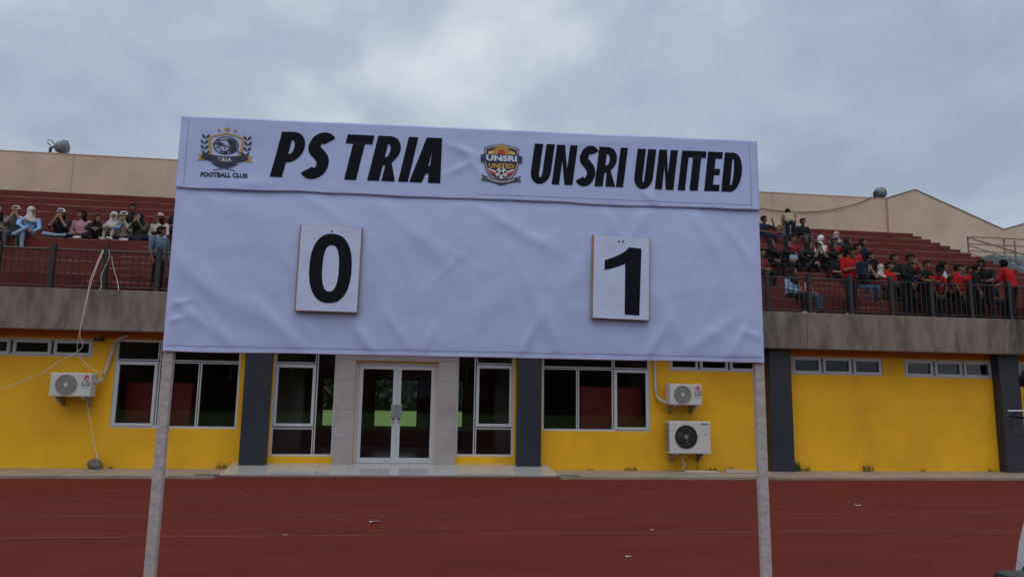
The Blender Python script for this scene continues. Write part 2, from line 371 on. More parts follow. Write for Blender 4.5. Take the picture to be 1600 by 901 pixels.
# double door
dr = B(-1.12, -1.07, .03, .10, .166, 2.30).box(.57, .62, .03, .10, .166, 2.30).box(-1.07, .57, .031, .099, 2.25, 2.30).build('door_frame', ALU, gs)
for s, a, b in ((-1, -1.065, -.252), (1, -.248, .565)):
    fw = .085
    lf = B(a, a+fw, .035, .08, .175, 2.245).box(b-fw, b, .035, .08, .175, 2.245).box(a+fw, b-fw, .036, .079, 2.16, 2.245).box(a+fw, b-fw, .036, .079, .175, .29).build('door_leaf', ALU, gs)
    B(a+fw-.005, b-fw+.005, .055, .061, .285, 2.165).build('pane', GLASS, lf)
    hx = b-.06 if s < 0 else a+.06
    B(hx-.055, hx+.055, .0, .034, 1.12, 1.42).build('pull_plate', STEEL, lf, bevel=.01)
    MB().tube([(hx, .02, 1.02), (hx, -.02, 1.03), (hx, -.02, 1.10), (hx, .02, 1.11)], .012).build('door_handle', DARK, lf)

# interior shell: rooms behind the glass
inn = MB()
rear_holes = [(-1.06, .31, .70, 2.2), (.64, 1.72, .70, 2.2), (-2.62, -1.5, .70, 2.2)]
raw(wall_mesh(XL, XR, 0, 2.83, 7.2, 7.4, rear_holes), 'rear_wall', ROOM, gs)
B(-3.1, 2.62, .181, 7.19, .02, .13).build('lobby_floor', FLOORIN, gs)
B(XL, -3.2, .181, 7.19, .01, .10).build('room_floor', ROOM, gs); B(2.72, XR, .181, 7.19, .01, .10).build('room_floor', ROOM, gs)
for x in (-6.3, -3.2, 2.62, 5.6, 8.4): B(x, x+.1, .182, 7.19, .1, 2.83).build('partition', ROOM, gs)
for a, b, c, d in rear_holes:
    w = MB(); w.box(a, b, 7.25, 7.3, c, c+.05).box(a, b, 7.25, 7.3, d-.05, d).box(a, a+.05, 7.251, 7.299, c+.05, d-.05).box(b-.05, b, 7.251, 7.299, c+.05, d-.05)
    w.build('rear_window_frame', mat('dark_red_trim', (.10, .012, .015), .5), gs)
def cabinet(label, x0, x1, y, h, nd=2):
    e = empty('cabinet', label, 'cabinet', (x0, y, .1))
    B(0, x1-x0, 0, .5, 0, h).build('carcass', REDCAB, e, bevel=.01)
    w = (x1-x0)/nd
    for i in range(nd): 
        d = B(i*w+.01, (i+1)*w-.01, -.02, -.001, .05, h-.05).build('door', REDCAB, e, bevel=.004)
        MB().tube([((i+.85)*w, -.03, h*.5), ((i+.85)*w, -.03, h*.5+.12)], .01).build('handle', STEEL, d)
cabinet('red cabinet behind the window beside the two stacked air conditioners', 3.90, 5.36, .50, 1.78, 2)
cabinet('narrow red cabinet behind the casement window near the wall air conditioner', -5.95, -5.3, .55, 1.7, 1)
cabinet('narrow red cabinet behind the scoreboard post inside the office', -5.0, -4.6, .55, 1.7, 1)

# dark hedge and trees beyond the lawn behind the lobby
hb = MB()
rr = random.Random(3)
for i in range(7000):
    x, y, z = rr.uniform(-60, 50), rr.uniform(146, 153), rr.random()**.8*13
    s = rr.uniform(.4, 1.0); a, b2 = rr.uniform(0, 6.28), rr.uniform(-.9, .9)
    p = Vector((math.cos(a)*s, math.sin(a)*s, b2*s)); q = Vector((-math.sin(a)*s*.6, math.cos(a)*s*.6, s*.6)); c0 = Vector((x, y, z))
    hb.add([c0-p, c0+q, c0+p, c0-q], [(0, 1, 2, 3)])
hv = []
for i in range(75):
    for k, (zz_, yy_) in enumerate(((-.1, 150), (5, 149.5), (9, 150.5), (11.5, 152))): hv.append((-60+i*1.5, yy_+rr.uniform(-.8, .8), zz_+rr.uniform(-.5, .5)*(k > 0)))
hb.add(hv, [(i*4+k, i*4+4+k, i*4+5+k, i*4+1+k) for i in range(74) for k in range(3)])
h = hb.build('hedge', mat('hedge_leaves', (.030, .055, .018), .8, var=.4, scale=.3)); tag(h, 'dark leafy hedge across the lawn seen through the lobby glass', 'hedge', kind='stuff')

# grandstand across the pitch, mirrored in the window glass
og = empty('opposite_grandstand', 'covered grandstand across the pitch mirrored in the office windows', 'grandstand', (0, -112, 0))
for k in range(12): B(-70, 70, -.9*k-.95, -.9*k, -.05, 1.6+.5*(k+1)).build('terrace_row', TERR, og)
B(-70, 70, -12.4, -12.0, 0, 13).build('back_wall', BEIGE, og)
MB().add([(-72, -13, 13.2), (72, -13, 13.2), (72, 4, 15.2), (-72, 4, 15.2), (-72, -13, 13.6), (72, -13, 13.6), (72, 4, 15.6), (-72, 4, 15.6)], [(0,3,2,1),(4,5,6,7),(0,1,5,4),(1,2,6,5),(2,3,7,6),(3,0,4,7)]).build('roof', mat('roof_sheet', (.10, .10, .11), .6), og)
for k in range(15): MB().tube([(-70+10*k, -5, 4.5), (-70+10*k, -5, 14.2)], .25).build('column', BEIGE, og)

# ------------------------------------------------------------------ front railing
rl = empty('deck_railing', 'black metal railing with square posts along the terrace front edge', 'railing')
post = B(-.046, .046, -.046, .046, 0, .98).mesh('post'); post.materials.append(RAIL)
bar = B(-.009, .009, -.009, .009, .1, .84).mesh('baluster'); bar.materials.append(RAIL)
px = [-7.35+1.035*i for i in range(-5, 24)]
for x in px:
    o = link('post', post, rl); o.location = (x, -.2, 3.612)
x0, x1 = px[0], px[-1]
for z, r in ((.855, .022), (.10, .014)):
    for a, b in zip(px, px[1:]): 
        MB().tube([(a+.05, -.2, 3.612+z), (b-.05, -.2, 3.612+z)], r, 6).build('rail', RAIL, rl)
for a, b in zip(px, px[1:]):
    if b < -9.5 or a > 16: continue
    for k in range(1, 8):
        o = link('baluster', bar, rl); o.location = (a+(b-a)*k/8, -.2, 3.612)

# ------------------------------------------------------------------ air conditioners
def ac(label, x0, x1, z0, z1, kind):
    w, hh = x1-x0, z1-z0; d = .30
    e = empty('air_conditioner', label, 'air conditioner', (x0, -.42, z0))
    B(0, w, 0, d, 0, hh).build('casing', ACW, e, bevel=.02)
    if kind == 'lg':
        cx, cz, r = w*.40, hh*.5, hh*.43
        MB().lathe([(r, -.002), (r, -.012), (r*.97, -.014), (r*.97, -.002)], (cx, 0, cz), 'y', 32).build('fan_ring', ACG, e)
        fb = MB().lathe([(0.001, -.003), (r*.96, -.003)], (cx, 0, cz), 'y', 32).build('fan_recess', ACG, e)
        g = MB()
        for k in range(6): rr_ = r*(k+1)/6.5; g.lathe([(rr_, -.010), (rr_+.006, -.014), (rr_+.012, -.010), (rr_+.006, -.006), (rr_, -.010)], (cx, 0, cz), 'y', 32)
        for k in range(12):
            a = 2*math.pi*k/12; g.tube([(cx+.03*math.cos(a), -.012, cz+.03*math.sin(a)), (cx+r*.97*math.cos(a), -.012, cz+r*.97*math.sin(a))], .004, 5)
        g.build('fan_grille', mat('ac_grille_light', (.34, .33, .32), .5), e)
        MB().lathe([(.001, -.02), (.035, -.018), (.035, -.002)], (cx, 0, cz), 'y', 20).build('fan_hub', ACW, e)
        lr = hh*.115; lx, lz = w*.87, hh*.80
        MB().lathe([(.001, -.006), (lr, -.006), (lr, -.001)], (lx, 0, lz), 'y', 24).build('logo_disc', REDP, e)
        MB().lathe([(lr*.55, -.0085), (lr*.72, -.0085), (lr*.72, -.0065), (lr*.55, -.0065)], (lx, 0, lz), 'y', 20, R_(100), R_(370)).build('logo_face', WHITEP, e)
        txt('LG', (lx-.075, -.004, hh*.46), .13, ACG, e, 'lettering', bold=.006)
        txt('INVERTER', (lx-.085, -.004, hh*.33), .03, ACG, e, 'lettering')
    else:
        cx, cz, r = w*.40, hh*.52, hh*.335
        MB().lathe([(r+.02, -.002), (r+.02, -.012), (r, -.014), (r*.99, -.002)], (cx, 0, cz), 'y', 36).build('fan_ring', ACB, e)
        MB().lathe([(0.001, -.003), (r*.99, -.003)], (cx, 0, cz), 'y', 36).build('fan_recess', ACB, e)
        for k in range(3):
            a = 2*math.pi*k/3+.4; b2 = a+.75
            MB().add([(cx+.04*math.cos(a), -.010, cz+.04*math.sin(a)), (cx+r*.9*math.cos(a), -.008, cz+r*.9*math.sin(a)), (cx+r*.92*math.cos(b2), -.02, cz+r*.92*math.sin(b2)), (cx+.05*math.cos(b2), -.016, cz+.05*math.sin(b2))], [(0,1,2,3)]).build('fan_blade', mat('fan_blade_black', (.03, .03, .032), .5), e)
        MB().lathe([(.001, -.026), (.05, -.022), (.05, -.004)], (cx, 0, cz), 'y', 20).build('fan_hub', ACG, e)
        txt('Panasonic', (w*.76, -.004, hh*.90), .045, NAVY, e, 'lettering', bold=.002)
        B(w*.83, w*.90, -.005, -.001, hh*.58, hh*.60).build('badge', ACG, e)
        g = MB()
        for k in range(12): g.box(-.008, -.001, .03, d-.03, .06+k*hh*.073, .06+k*hh*.073+.02)
        g.build('side_fins', ACB, e)
    for bx_ in (w*.14, w*.80):
        MB().box(bx_, bx_+.04, .0, .419, -.04, -.001).add([(bx_, .415, -.042), (bx_+.04, .415, -.042), (bx_+.04, .06, -.042), (bx_, .06, -.042), (bx_, .415, -.20), (bx_+.04, .415, -.20)], [(0,1,2,3),(0,4,5,1),(4,3,2,5),(0,3,4),(1,5,2)]).build('bracket', STEEL, e)
    return e
def flat_text(s, size, bold=0, shear=0, sp=1.0):
    cu_ = bpy.data.curves.new('t', 'FONT'); cu_.body = s; cu_.size = size; cu_.offset = bold; cu_.shear = shear; cu_.space_character = sp; cu_.resolution_u = 3
    o = bpy.data.objects.new('t', cu_); col.objects.link(o)
    me = bpy.data.meshes.new_from_object(o.evaluated_get(bpy.context.evaluated_depsgraph_get())); bpy.data.objects.remove(o); bpy.data.curves.remove(cu_)
    return me
def txt(s, loc, size, m, parent, name, bold=0, sp=1.0):
    me = flat_text(s, size, bold, 0, sp); me.materials.append(m)
    o = link(name, me, parent); o.rotation_euler = (math.pi/2, 0, 0); o.location = loc; return o
ac('white air conditioner with red disc on the yellow wall near the hanging cables', -7.06, -6.29, 1.47, 1.94, 'lg')
ac('white air conditioner with red disc mounted above the larger black fanned unit', 5.70, 6.44, 1.49, 1.95, 'lg')
ac('large white air conditioner with open black fan low on the yellow wall', 5.68, 6.62, .44, 1.14, 'pan')

def curve_tube(name, pts, r, m, label, cat, n=10, k=6):
    pts = [Vector(p) for p in pts]; out = []
    P = [pts[0]]+pts+[pts[-1]]
    for i in range(1, len(P)-2):
        for j in range(n):
            t = j/n; a, b, c, d = P[i-1], P[i], P[i+1], P[i+2]
            out.append(.5*((2*b)+(-a+c)*t+(2*a-5*b+4*c-d)*t*t+(-a+3*b-3*c+d)*t**3))
    out.append(pts[-1])
    return tag(MB().tube(out, r, k).build(name, m, None, smooth=True), label, cat)
curve_tube('refrigerant_pipe', [(-6.29, -.25, 1.75), (-6.2, -.12, 1.85), (-6.1, -.06, 2.3), (-6.02, -.06, 2.62), (-5.8, -.06, 2.76)], .035, PIPE, 'wrapped pale pipe rising from the air conditioner near the hanging cables', 'pipe')
curve_tube('refrigerant_pipe', [(5.70, -.25, 1.53), (5.56, -.10, 1.62), (5.50, -.05, 1.85), (5.49, -.05, 2.78)], .033, PIPE, 'pale pipe rising beside the upper of two stacked air conditioners', 'pipe')
curve_tube('drain_hose', [(-6.42, -.25, 1.47), (-6.40, -.15, 1.2), (-6.25, -.12, .6), (-6.08, -.16, .1)], .008, CABLE, 'thin pale drain hose hanging below the wall air conditioner to the rubble', 'hose')
curve_tube('drain_hose', [(6.1, -.2, .44), (6.05, -.2, .28), (6.1, -.18, .16), (6.02, -.2, .08)], .012, CABLE, 'short pale drain hose under the large black fanned air conditioner', 'hose')
curve_tube('power_lead', [(6.38, -.2, .44), (6.42, -.18, .30), (6.40, -.2, .2), (6.36, -.16, .07)], .008, BLACKCABLE, 'short black lead under the large black fanned air conditioner', 'cable')
for pts, lab in (([(-6.38, -.26, 4.48), (-6.44, -.54, 3.85), (-6.46, -.56, 3.6), (-6.53, -.55, 2.98), (-6.57, -.5, 2.73), (-6.64, -.35, 2.42), (-6.55, -.3, 2.2), (-6.3, -.3, 2.0), (-6.15, -.28, 1.95)], 'white cable hung from the deck railing down past the fascia to the air conditioner'),
                 ([(-6.36, -.27, 4.47), (-6.41, -.56, 3.8), (-6.49, -.57, 3.1), (-6.56, -.5, 2.70), (-6.50, -.45, 2.50), (-6.62, -.4, 2.36), (-6.9, -.4, 2.18), (-7.25, -.4, 1.92), (-7.9, -.4, 1.62), (-8.6, -.4, 1.5)], 'white cable from the deck railing swinging out across the yellow wall'),
                 ([(-6.26, -.26, 4.49), (-6.24, -.27, 4.3), (-6.34, -.30, 3.95), (-6.31, -.33, 3.70), (-6.27, -.53, 3.60)], 'short white cable looped from the deck railing to the fascia top'),
                 ([(-6.19, -.27, 4.35), (-6.13, -.28, 4.1), (-6.03, -.30, 3.86), (-5.9, -.52, 3.61)], 'loose white cable end slanting from railing post to fascia top')):
    curve_tube('hanging_cable', pts, .0065, CABLE, lab, 'cable')
curve_tube('wall_cable', [(11.0, 9.95, 9.35), (12.2, 9.95, 9.08), (13.02, 9.95, 9.0), (14.39, 9.95, 8.92), (15.71, 9.95, 9.03), (16.6, 9.95, 9.25), (17.2, 9.95, 9.44), (17.75, 9.98, 9.71)], .016, BLACKCABLE, 'dark cable drooping across the beige back wall below a floodlight', 'cable')
# small cctv camera under the fascia
cc = empty('security_camera', 'small black security camera under the fascia above the wall air conditioner', 'camera', (-6.3, -.06, 2.66))
MB().tube([(0, .06, .03), (0, -.02, 0)], .015).build('arm', DARK, cc); B(-.14, .05, -.08, .0, -.05, .01).build('housing', DARK, cc, bevel=.01); MB().lathe([(.001, -.145), (.025, -.145), (.03, -.13)], (0, -.04, -.02), 'x', 12).build('lens', DARK, cc)

# ------------------------------------------------------------------ floodlights on the back wall
def flood(label, x, z, rz, s=1.0, loops=True):
    e = empty('floodlight', label, 'floodlight', (x, 10.1, z), rz, 'floodlights on the back wall')
    GREY = mat('floodlight_grey', (.17, .18, .20), .55, var=.25, scale=6)
    prof = [(.001, -.26), (.10, -.26), (.16, -.22), (.215, -.12), (.235, .02), (.225, .10), (.17, .15), (.001, .16)]
    b = MB().lathe([(r*s, hh*s) for r, hh in prof], (.10, 0, .235*s), 'x', 20).build('housing', GREY, e, smooth=True)
    MB().lathe([(.24*s, .0), (.255*s, .01), (.24*s, .03)], (.12, 0, .235*s), 'x', 20).build('rim', GREY, b)
    MB().box(-.34, -.27, -.04, .04, 0, .20).build('foot', DARK, e)
    MB().tube([(-.30, 0, .18), (-.22, 0, .24), (-.12, 0, .22)], .035).build('bracket', DARK, e)
    if loops:
        MB().tube([(-.28, 0, .22), (-.42, 0, .38), (-.40, 0, .47), (-.30, 0, .47), (-.22, 0, .36), (-.18, 0, .24)], .016).build('cable_loop', DARK, e)
        MB().tube([(-.02, 0, .43), (.08, 0, .50), (.2, 0, .48), (.26, 0, .40)], .012).build('yoke', DARK, e)
flood('grey drum floodlight with a cable loop on the back wall coping', -12.12, 9.69, 0)
flood('grey drum floodlight on the back wall coping beside the gable', 18.12, 9.69, R_(25), 1.0, False)

# ------------------------------------------------------------------ scoreboard
BU = Vector((math.cos(R_(3)), -math.sin(R_(3)), 0)); BN = Vector((math.sin(R_(3)), math.cos(R_(3)), 0))
BO = Vector((.42322, -13.42811, 0))-BU*1.426        # base line under the left edge
BZ, BW, BH = 1.625, 2.53, 1.005
sb = empty('scoreboard', 'white vinyl scoreboard on two weathered posts with team names and crests', 'scoreboard', BO, R_(-3))
# local frame: x along board, y away from camera, z up
ridges = []
rg = random.Random(11)
def ridge(u, v, ang, ln, wd_, amp): ridges.append((u, v, math.cos(R_(ang)), math.sin(R_(ang)), ln, wd_, amp))
for q in ((.16, .26, -38, .20, .030, .010), (.30, .20, -36, .24, .035, .012), (.42, .15, -42, .20, .028, .010), (.12, .14, -40, .14, .022, .009), (.22, .09, -50, .12, .02, .008), (.56, .12, -55, .12, .025, .008),
          (.62, .62, -35, .16, .03, .007), (.95, .56, -42, .18, .035, .007), (.30, .58, -30, .2, .05, .005), (1.10, .45, -48, .2, .04, .006), (1.36, .60, -30, .16, .03, .008), (1.5, .52, -25, .16, .03, .006),
          (1.52, .25, -70, .16, .03, .010), (1.60, .12, -75, .12, .025, .010), (1.50, .08, 65, .10, .02, .009), (1.33, .22, 60, .18, .04, .007), (1.72, .40, 55, .2, .04, .008), (2.0, .62, 60, .12, .03, .008), (1.85, .61, -60, .1, .025, .008),
          (2.05, .08, 60, .12, .022, .011), (2.12, .16, -70, .1, .03, .008), (2.3, .12, 35, .16, .03, .009), (2.42, .10, 60, .10, .02, .008), (2.28, .56, -60, .16, .03, .008), (2.43, .52, -55, .14, .025, .009), (2.2, .3, 10, .3, .05, .005),
          (.80, .08, -60, .12, .025, .009), (.95, .10, -55, .12, .022, .008), (1.08, .07, 70, .08, .02, .007), (.05, .35, 80, .2, .03, .005), (.06, .20, 20, .05, .012, .007), (.05, .13, 15, .05, .012, .007), (2.48, .12, -20, .06, .015, .007)): ridge(*q)
for i in range(26): ridge(rg.uniform(.05, 2.5), rg.uniform(.03, .66), rg.choice((-1, 1))*rg.uniform(25, 75), rg.uniform(.06, .2), rg.uniform(.015, .04), rg.uniform(.001, .004))
hridges = []
for q in ((1.20, .90, -20, .10, .018, .007), (1.24, .85, -55, .10, .02, .007), (1.19, .82, 30, .07, .015, .006), (2.03, .72, -40, .09, .018, .007), (2.06, .75, 65, .07, .02, .007), (2.49, .82, 80, .10, .015, .005), (.30, .715, 5, .12, .03, .006), (.04, .9, 80, .1, .02, .004), (.75, .86, -60, .2, .05, .003), (1.75, .96, 4, .3, .02, .003)):
    hridges.append((q[0], q[1], math.cos(R_(q[2])), math.sin(R_(q[2])), q[3], q[4], q[5]))
def rsum(L, u, v):
    t = 0
    for (a, b, c, s, ln, w, am) in L:
        x, y = u-a, v-b
        if abs(x) > .6 or abs(y) > .6: continue
        p, q = x*c+y*s, -x*s+y*c
        if abs(p) > 2.6*ln: continue
        g = math.exp(-(p/ln)**2*1.2)*math.exp(-(q/w)**2)
        t += am*g
    return t
def dmain(u, v):
    e = min(1, u/.03, (BW-u)/.03)*min(1, max(0, v)/.03)*min(1, max(0, (.70-v)/.06))
    return e*(.52*rsum(ridges, u, v)+.006*noise.noise((u*2.2, v*3, 1))+.0022*noise.noise((u*9, v*9, 4)))+.010*math.sin(math.pi*min(1, max(0, v/.7)))*e
def dhead(u, v):
    t = (v-.68)/.325
    return .004+.6*rsum(hridges, u, v)+.003*noise.noise((u*3, v*4, 7))+.0012*noise.noise((u*11, v*11, 2))+(1-t)**3*.007*(.35+noise.noise((u*2.3, 0, 3)))
def grid(name, u0, u1, v0f, v1f, nu, nv, fn, m, parent, wrap=True):
    v, f = [], []
    for j in range(nv+1):
        for i in range(nu+1):
            u = u0+(u1-u0)*i/nu; a, b = v0f(u), v1f(u); w = a+(b-a)*j/nv
            v.append((u, -fn(u, w), BZ+w))
    for j in range(nv):
        for i in range(nu): f.append((j*(nu+1)+i, j*(nu+1)+i+1, (j+1)*(nu+1)+i+1, (j+1)*(nu+1)+i))
    if wrap:      # fold the edges back over the frame
        edges = [[i for i in range(nu+1)], [nv*(nu+1)+i for i in range(nu+1)][::-1], [j*(nu+1) for j in range(nv+1)][::-1], [j*(nu+1)+nu for j in range(nv+1)]]
        for ed in edges:
            o = len(v)
            for k in ed: v.append((v[k][0], .045, v[k][2]))
            for k in range(len(ed)-1): f.append((ed[k+1], ed[k], o+k, o+k+1))
    me = bpy.data.meshes.new(name); me.from_pydata(v, [], f); me.materials.append(m)
    for p in me.polygons: p.use_smooth = True
    o = link(name, me, parent)
    md = o.modifiers.new('e', 'EDGE_SPLIT'); md.split_angle = R_(50)
    return o
topf = lambda u: BH+.004*noise.noise((u*3, 5, 5))-.002
botf = lambda u: .004*noise.noise((u*2.5, 9, 1))
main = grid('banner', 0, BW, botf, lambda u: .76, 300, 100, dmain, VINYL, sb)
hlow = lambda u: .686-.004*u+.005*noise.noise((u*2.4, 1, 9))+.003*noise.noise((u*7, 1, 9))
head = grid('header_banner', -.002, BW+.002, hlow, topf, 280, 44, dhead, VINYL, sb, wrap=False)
sol = head.modifiers.new('s', 'SOLIDIFY'); sol.thickness = .0015; sol.offset = -1
# wrap the header's ends and top with a hem strip so it reads as a folded sheet
B(0, BW, -.001, .045, BZ+.765, BZ+.995).build('backing_board', WOOD, sb)
HEM = mat('banner_stitching', (.30, .29, .36), .7)
def strip(fn, pts, w, m, name, parent, lift=.0012):
    v, f = [], []
    for i, (u, q) in enumerate(pts):
        a = pts[max(0, i-1)]; b = pts[min(len(pts)-1, i+1)]; d = math.hypot(b[0]-a[0], b[1]-a[1]); nx_, ny_ = -(b[1]-a[1])/d*w/2, (b[0]-a[0])/d*w/2
        for s in (-1, 1): v.append((u+s*nx_, -fn(u+s*nx_, q+s*ny_)-lift, BZ+q+s*ny_))
        if i: f.append((2*i-2, 2*i, 2*i+1, 2*i-1))
    MB().add(v, f).build(name, m, parent)
strip(dmain, [(.01+i*.0251, .022+.003*noise.noise((i*.3, 0, 0))) for i in range(101)], .0022, HEM, 'stitching', main)
strip(dhead, [(.03, .70+i*.0146) for i in range(21)], .0018, HEM, 'stitching', head)
strip(dhead, [(2.495, .69+i*.0146) for i in range(21)], .0018, HEM, 'stitching', head)
strip(dhead, [(1.27+i*.0245, .705-.0012*i*.08) for i in range(51)], .0018, HEM, 'stitching', head)
# wooden frame behind and the two posts
for u, nm in ((.02, 'post'), (2.511, 'post')):
    lean = (-.006, .030) if u < 1 else (.007, .030)
    v = []
    for k in range(13):
        z = -.05+(BZ+.95)*k/12; off = lean[0]*(1-k/12); j1 = .0015*noise.noise((u*9, z*4, 3))
        for sx, sy in ((-1, -1), (1, -1), (1, 1), (-1, 1)): v.append((u+off+sx*.0205+j1, .027+sy*.016, z))
    f = [(k*4+a, k*4+(a+1) % 4, k*4+4+(a+1) % 4, k*4+4+a) for k in range(12) for a in range(4)]+[(3, 2, 1, 0), (48, 49, 50, 51)]
    MB().add(v, f).build('post', OLDWHITE, sb, bevel=.003)
for z in (BZ+.03, BZ+.5): B(.05, 2.48, .012, .042, z, z+.045).build('frame_rail', WOOD, sb)

# --- lettering: outlines drawn as polygons, laid on the sheet
def arc(cx, cy, rx, ry, a0, a1, n=14): return [(cx+rx*math.cos(R_(a0+(a1-a0)*i/n)), cy+ry*math.sin(R_(a0+(a1-a0)*i/n))) for i in range(n+1)]
def stroke(pts, w):
    L, Rr = [], []
    for i, p in enumerate(pts):
        a = pts[max(0, i-1)]; b = pts[min(len(pts)-1, i+1)]; d = math.hypot(b[0]-a[0], b[1]-a[1]) or 1
        nx_, ny_ = -(b[1]-a[1])/d*w/2, (b[0]-a[0])/d*w/2
        L.append((p[0]+nx_, p[1]+ny_)); Rr.append((p[0]-nx_, p[1]-ny_))
    return L+Rr[::-1]
def glyph(c, w, s):
    # contours in a box of width w and height 1, stem s
    t = s*.82
    if c == 'I': return [[(0,0),(w,0),(w,1),(0,1)]]
    if c == 'T': m_ = w/2; return [[(m_-s/2,0),(m_+s/2,0),(m_+s/2,1-t),(w,1-t),(w,1),(0,1),(0,1-t),(m_-s/2,1-t)]]
    bc = max(w-.30, s+.015); rx = w-bc; ri = max(.045, rx-s*.86)
    if c == 'P': return [[(0,0),(s,0),(s,.33),(bc,.33)]+arc(bc,.665,rx,.335,-90,90)+[(0,1)], [(s,.515),(bc,.515)]+arc(bc,.665,ri,.15,-90,90)+[(s,.815)]]
    if c == 'R': return [[(0,0),(s,0),(s,.35),(s+.05,.35),(w-s*.98,0),(w+.04,0),(w-.12,.41)]+arc(bc,.69,rx,.31,-48,90)+[(0,1)], [(s,.53),(bc,.53)]+arc(bc,.675,ri,.145,-90,90)+[(s,.82)]]
    if c == 'U': r = w/2; return [[(0,1),(0,.30)]+arc(r,.30,r,.31,180,360)+[(w,1),(w-s,1),(w-s,.30)]+arc(r,.30,r-s,.31-t,360,180)+[(s,1)]]
    if c == 'N': s = s*.88; return [[(0,0),(0,1),(s*1.08,1),(w-s,.40),(w-s,1),(w,1),(w,0),(w-s*1.08,0),(s,.60),(s,0)]]
    if c == 'A': m_ = w*.48; a = s*.66; q = s*1.06; return [[(0,0),(m_-a,1),(m_+a,1),(w,0),(w-q,0),(w-q-.03,.2),(q+.05,.2),(q,0)], [(q+.095,.37),(w-q-.07,.37),(m_+.015,.74)]]
    if c == 'E': return [[(0,0),(w,0),(w,t),(s,t),(s,.41),(w*.93,.41),(w*.93,.41+t*.95),(s,.41+t*.95),(s,1-t),(w,1-t),(w,1),(0,1)]]
    if c == 'D': r = min(w*.56, w-s-.02); return [[(0,0),(w-r,0)]+arc(w-r,.5,r,.5,-90,90)+[(0,1)], [(s,t)]+[(w-r,t)]+arc(w-r,.5,r-s,.5-t,-90,90)+[(s,1-t)]]
    if c == 'S':
        h = s*.46; a = w/2
        p = arc(a+.03, .755, a-h-.01, .245-h*.92, 28, 180, 12)+arc(a+.02, .755, a-h, .20, 190, 250, 5)+arc(a-.02, .275, a-h, .24, 66, 0, 6)+arc(a-.03, .265, a-h, .265-h*.95, -8, -150, 12)
        return [stroke(p, s*1.0)]
    if c == '0': return [arc(w/2,.5,w/2,.5,0,360,40)[:-1], arc(w/2,.5,w/2-s,.5-t,0,360,32)[:-1]]
def supers(cx, cy, rx, ry, n=48, p=2.5):
    out = []
    for i in range(n):
        a = 2*math.pi*i/n; c, s = math.cos(a), math.sin(a)
        out.append((cx+rx*math.copysign(abs(c)**(2/p), c), cy+ry*math.copysign(abs(s)**(2/p), s)))
    return out
def fill(contours):
    cu_ = bpy.data.curves.new('c', 'CURVE'); cu_.dimensions = '2D'; cu_.fill_mode = 'BOTH'
    for ct in contours:
        sp = cu_.splines.new('POLY'); sp.points.add(len(ct)-1); sp.use_cyclic_u = True
        for p, q in zip(sp.points, ct): p.co = (q[0], q[1], 0, 1)
    o = bpy.data.objects.new('c', cu_); col.objects.link(o)
    me = bpy.data.meshes.new_from_object(o.evaluated_get(bpy.context.evaluated_depsgraph_get()))
    bpy.data.objects.remove(o); bpy.data.curves.remove(cu_); return me
def lay(meshes, fn, lift, name, m, parent, step=.02, thick=0, base=None):
    # 2D meshes (u, v) -> cut on a grid and laid on the displaced sheet
    bm = bmesh.new()
    for me in meshes: bm.from_mesh(me); bpy.data.meshes.remove(me)
    us = [v.co.x for v in bm.verts]; vs_ = [v.co.y for v in bm.verts]
    if step:
        k = math.floor(min(us)/step)+1
        while k*step < max(us):
            bmesh.ops.bisect_plane(bm, geom=bm.verts[:]+bm.edges[:]+bm.faces[:], plane_co=(k*step, 0, 0), plane_no=(1, 0, 0)); k += 1
        k = math.floor(min(vs_)/step)+1
        while k*step < max(vs_):
            bmesh.ops.bisect_plane(bm, geom=bm.verts[:]+bm.edges[:]+bm.faces[:], plane_co=(0, k*step, 0), plane_no=(0, 1, 0)); k += 1
    bmesh.ops.triangulate(bm, faces=bm.faces)
    for v in bm.verts:
        u, w = v.co.x, v.co.y; v.co = (u, -fn(u, w)-lift, (BZ if base is None else base)+w)
    me = bpy.data.meshes.new(name); bm.to_mesh(me); bm.free(); me.materials.append(m)
    for p in me.polygons: p.use_smooth = True
    return link(name, me, parent)
def word(spec, name, shear, fn, lift, m, parent):
    for (c, u0, wd2, v0, v1, stem) in spec:
        hgt = v1-v0; cs = glyph(c, wd2, stem)
        cs = [[(u0+x*hgt+shear*y*hgt, v0+y*hgt) for x, y in ct] for ct in cs]
        lay([fill(cs)], fn, lift, name, m, parent)
H1 = lambda c, u0, w: (c, u0, w, .747, .951, .248)
word([H1('P', .383, .55), H1('S', .506, .54), H1('T', .663, .56), H1('R', .793, .54), H1('I', .925, .205), H1('A', .972, .66)], 'letter', .19, dhead, .0018, INK, head)
H2 = lambda c, u0, w, dv=0.: (c, u0, w, .760+dv, .943+dv*.5, .205)
word([H2('U', 1.494, .49, .003), H2('N', 1.593, .505, .001), H2('S', 1.698, .46), H2('R', 1.783, .47), H2('I', 1.879, .18), H2('U', 1.956, .46, -.003), H2('N', 2.054, .465, -.003),
      H2('I', 2.159, .18, -.003), H2('T', 2.192, .43, -.002), H2('E', 2.279, .37, -.002), H2('D', 2.357, .47, -.002)], 'letter', .13, dhead, .0018, INK, head)

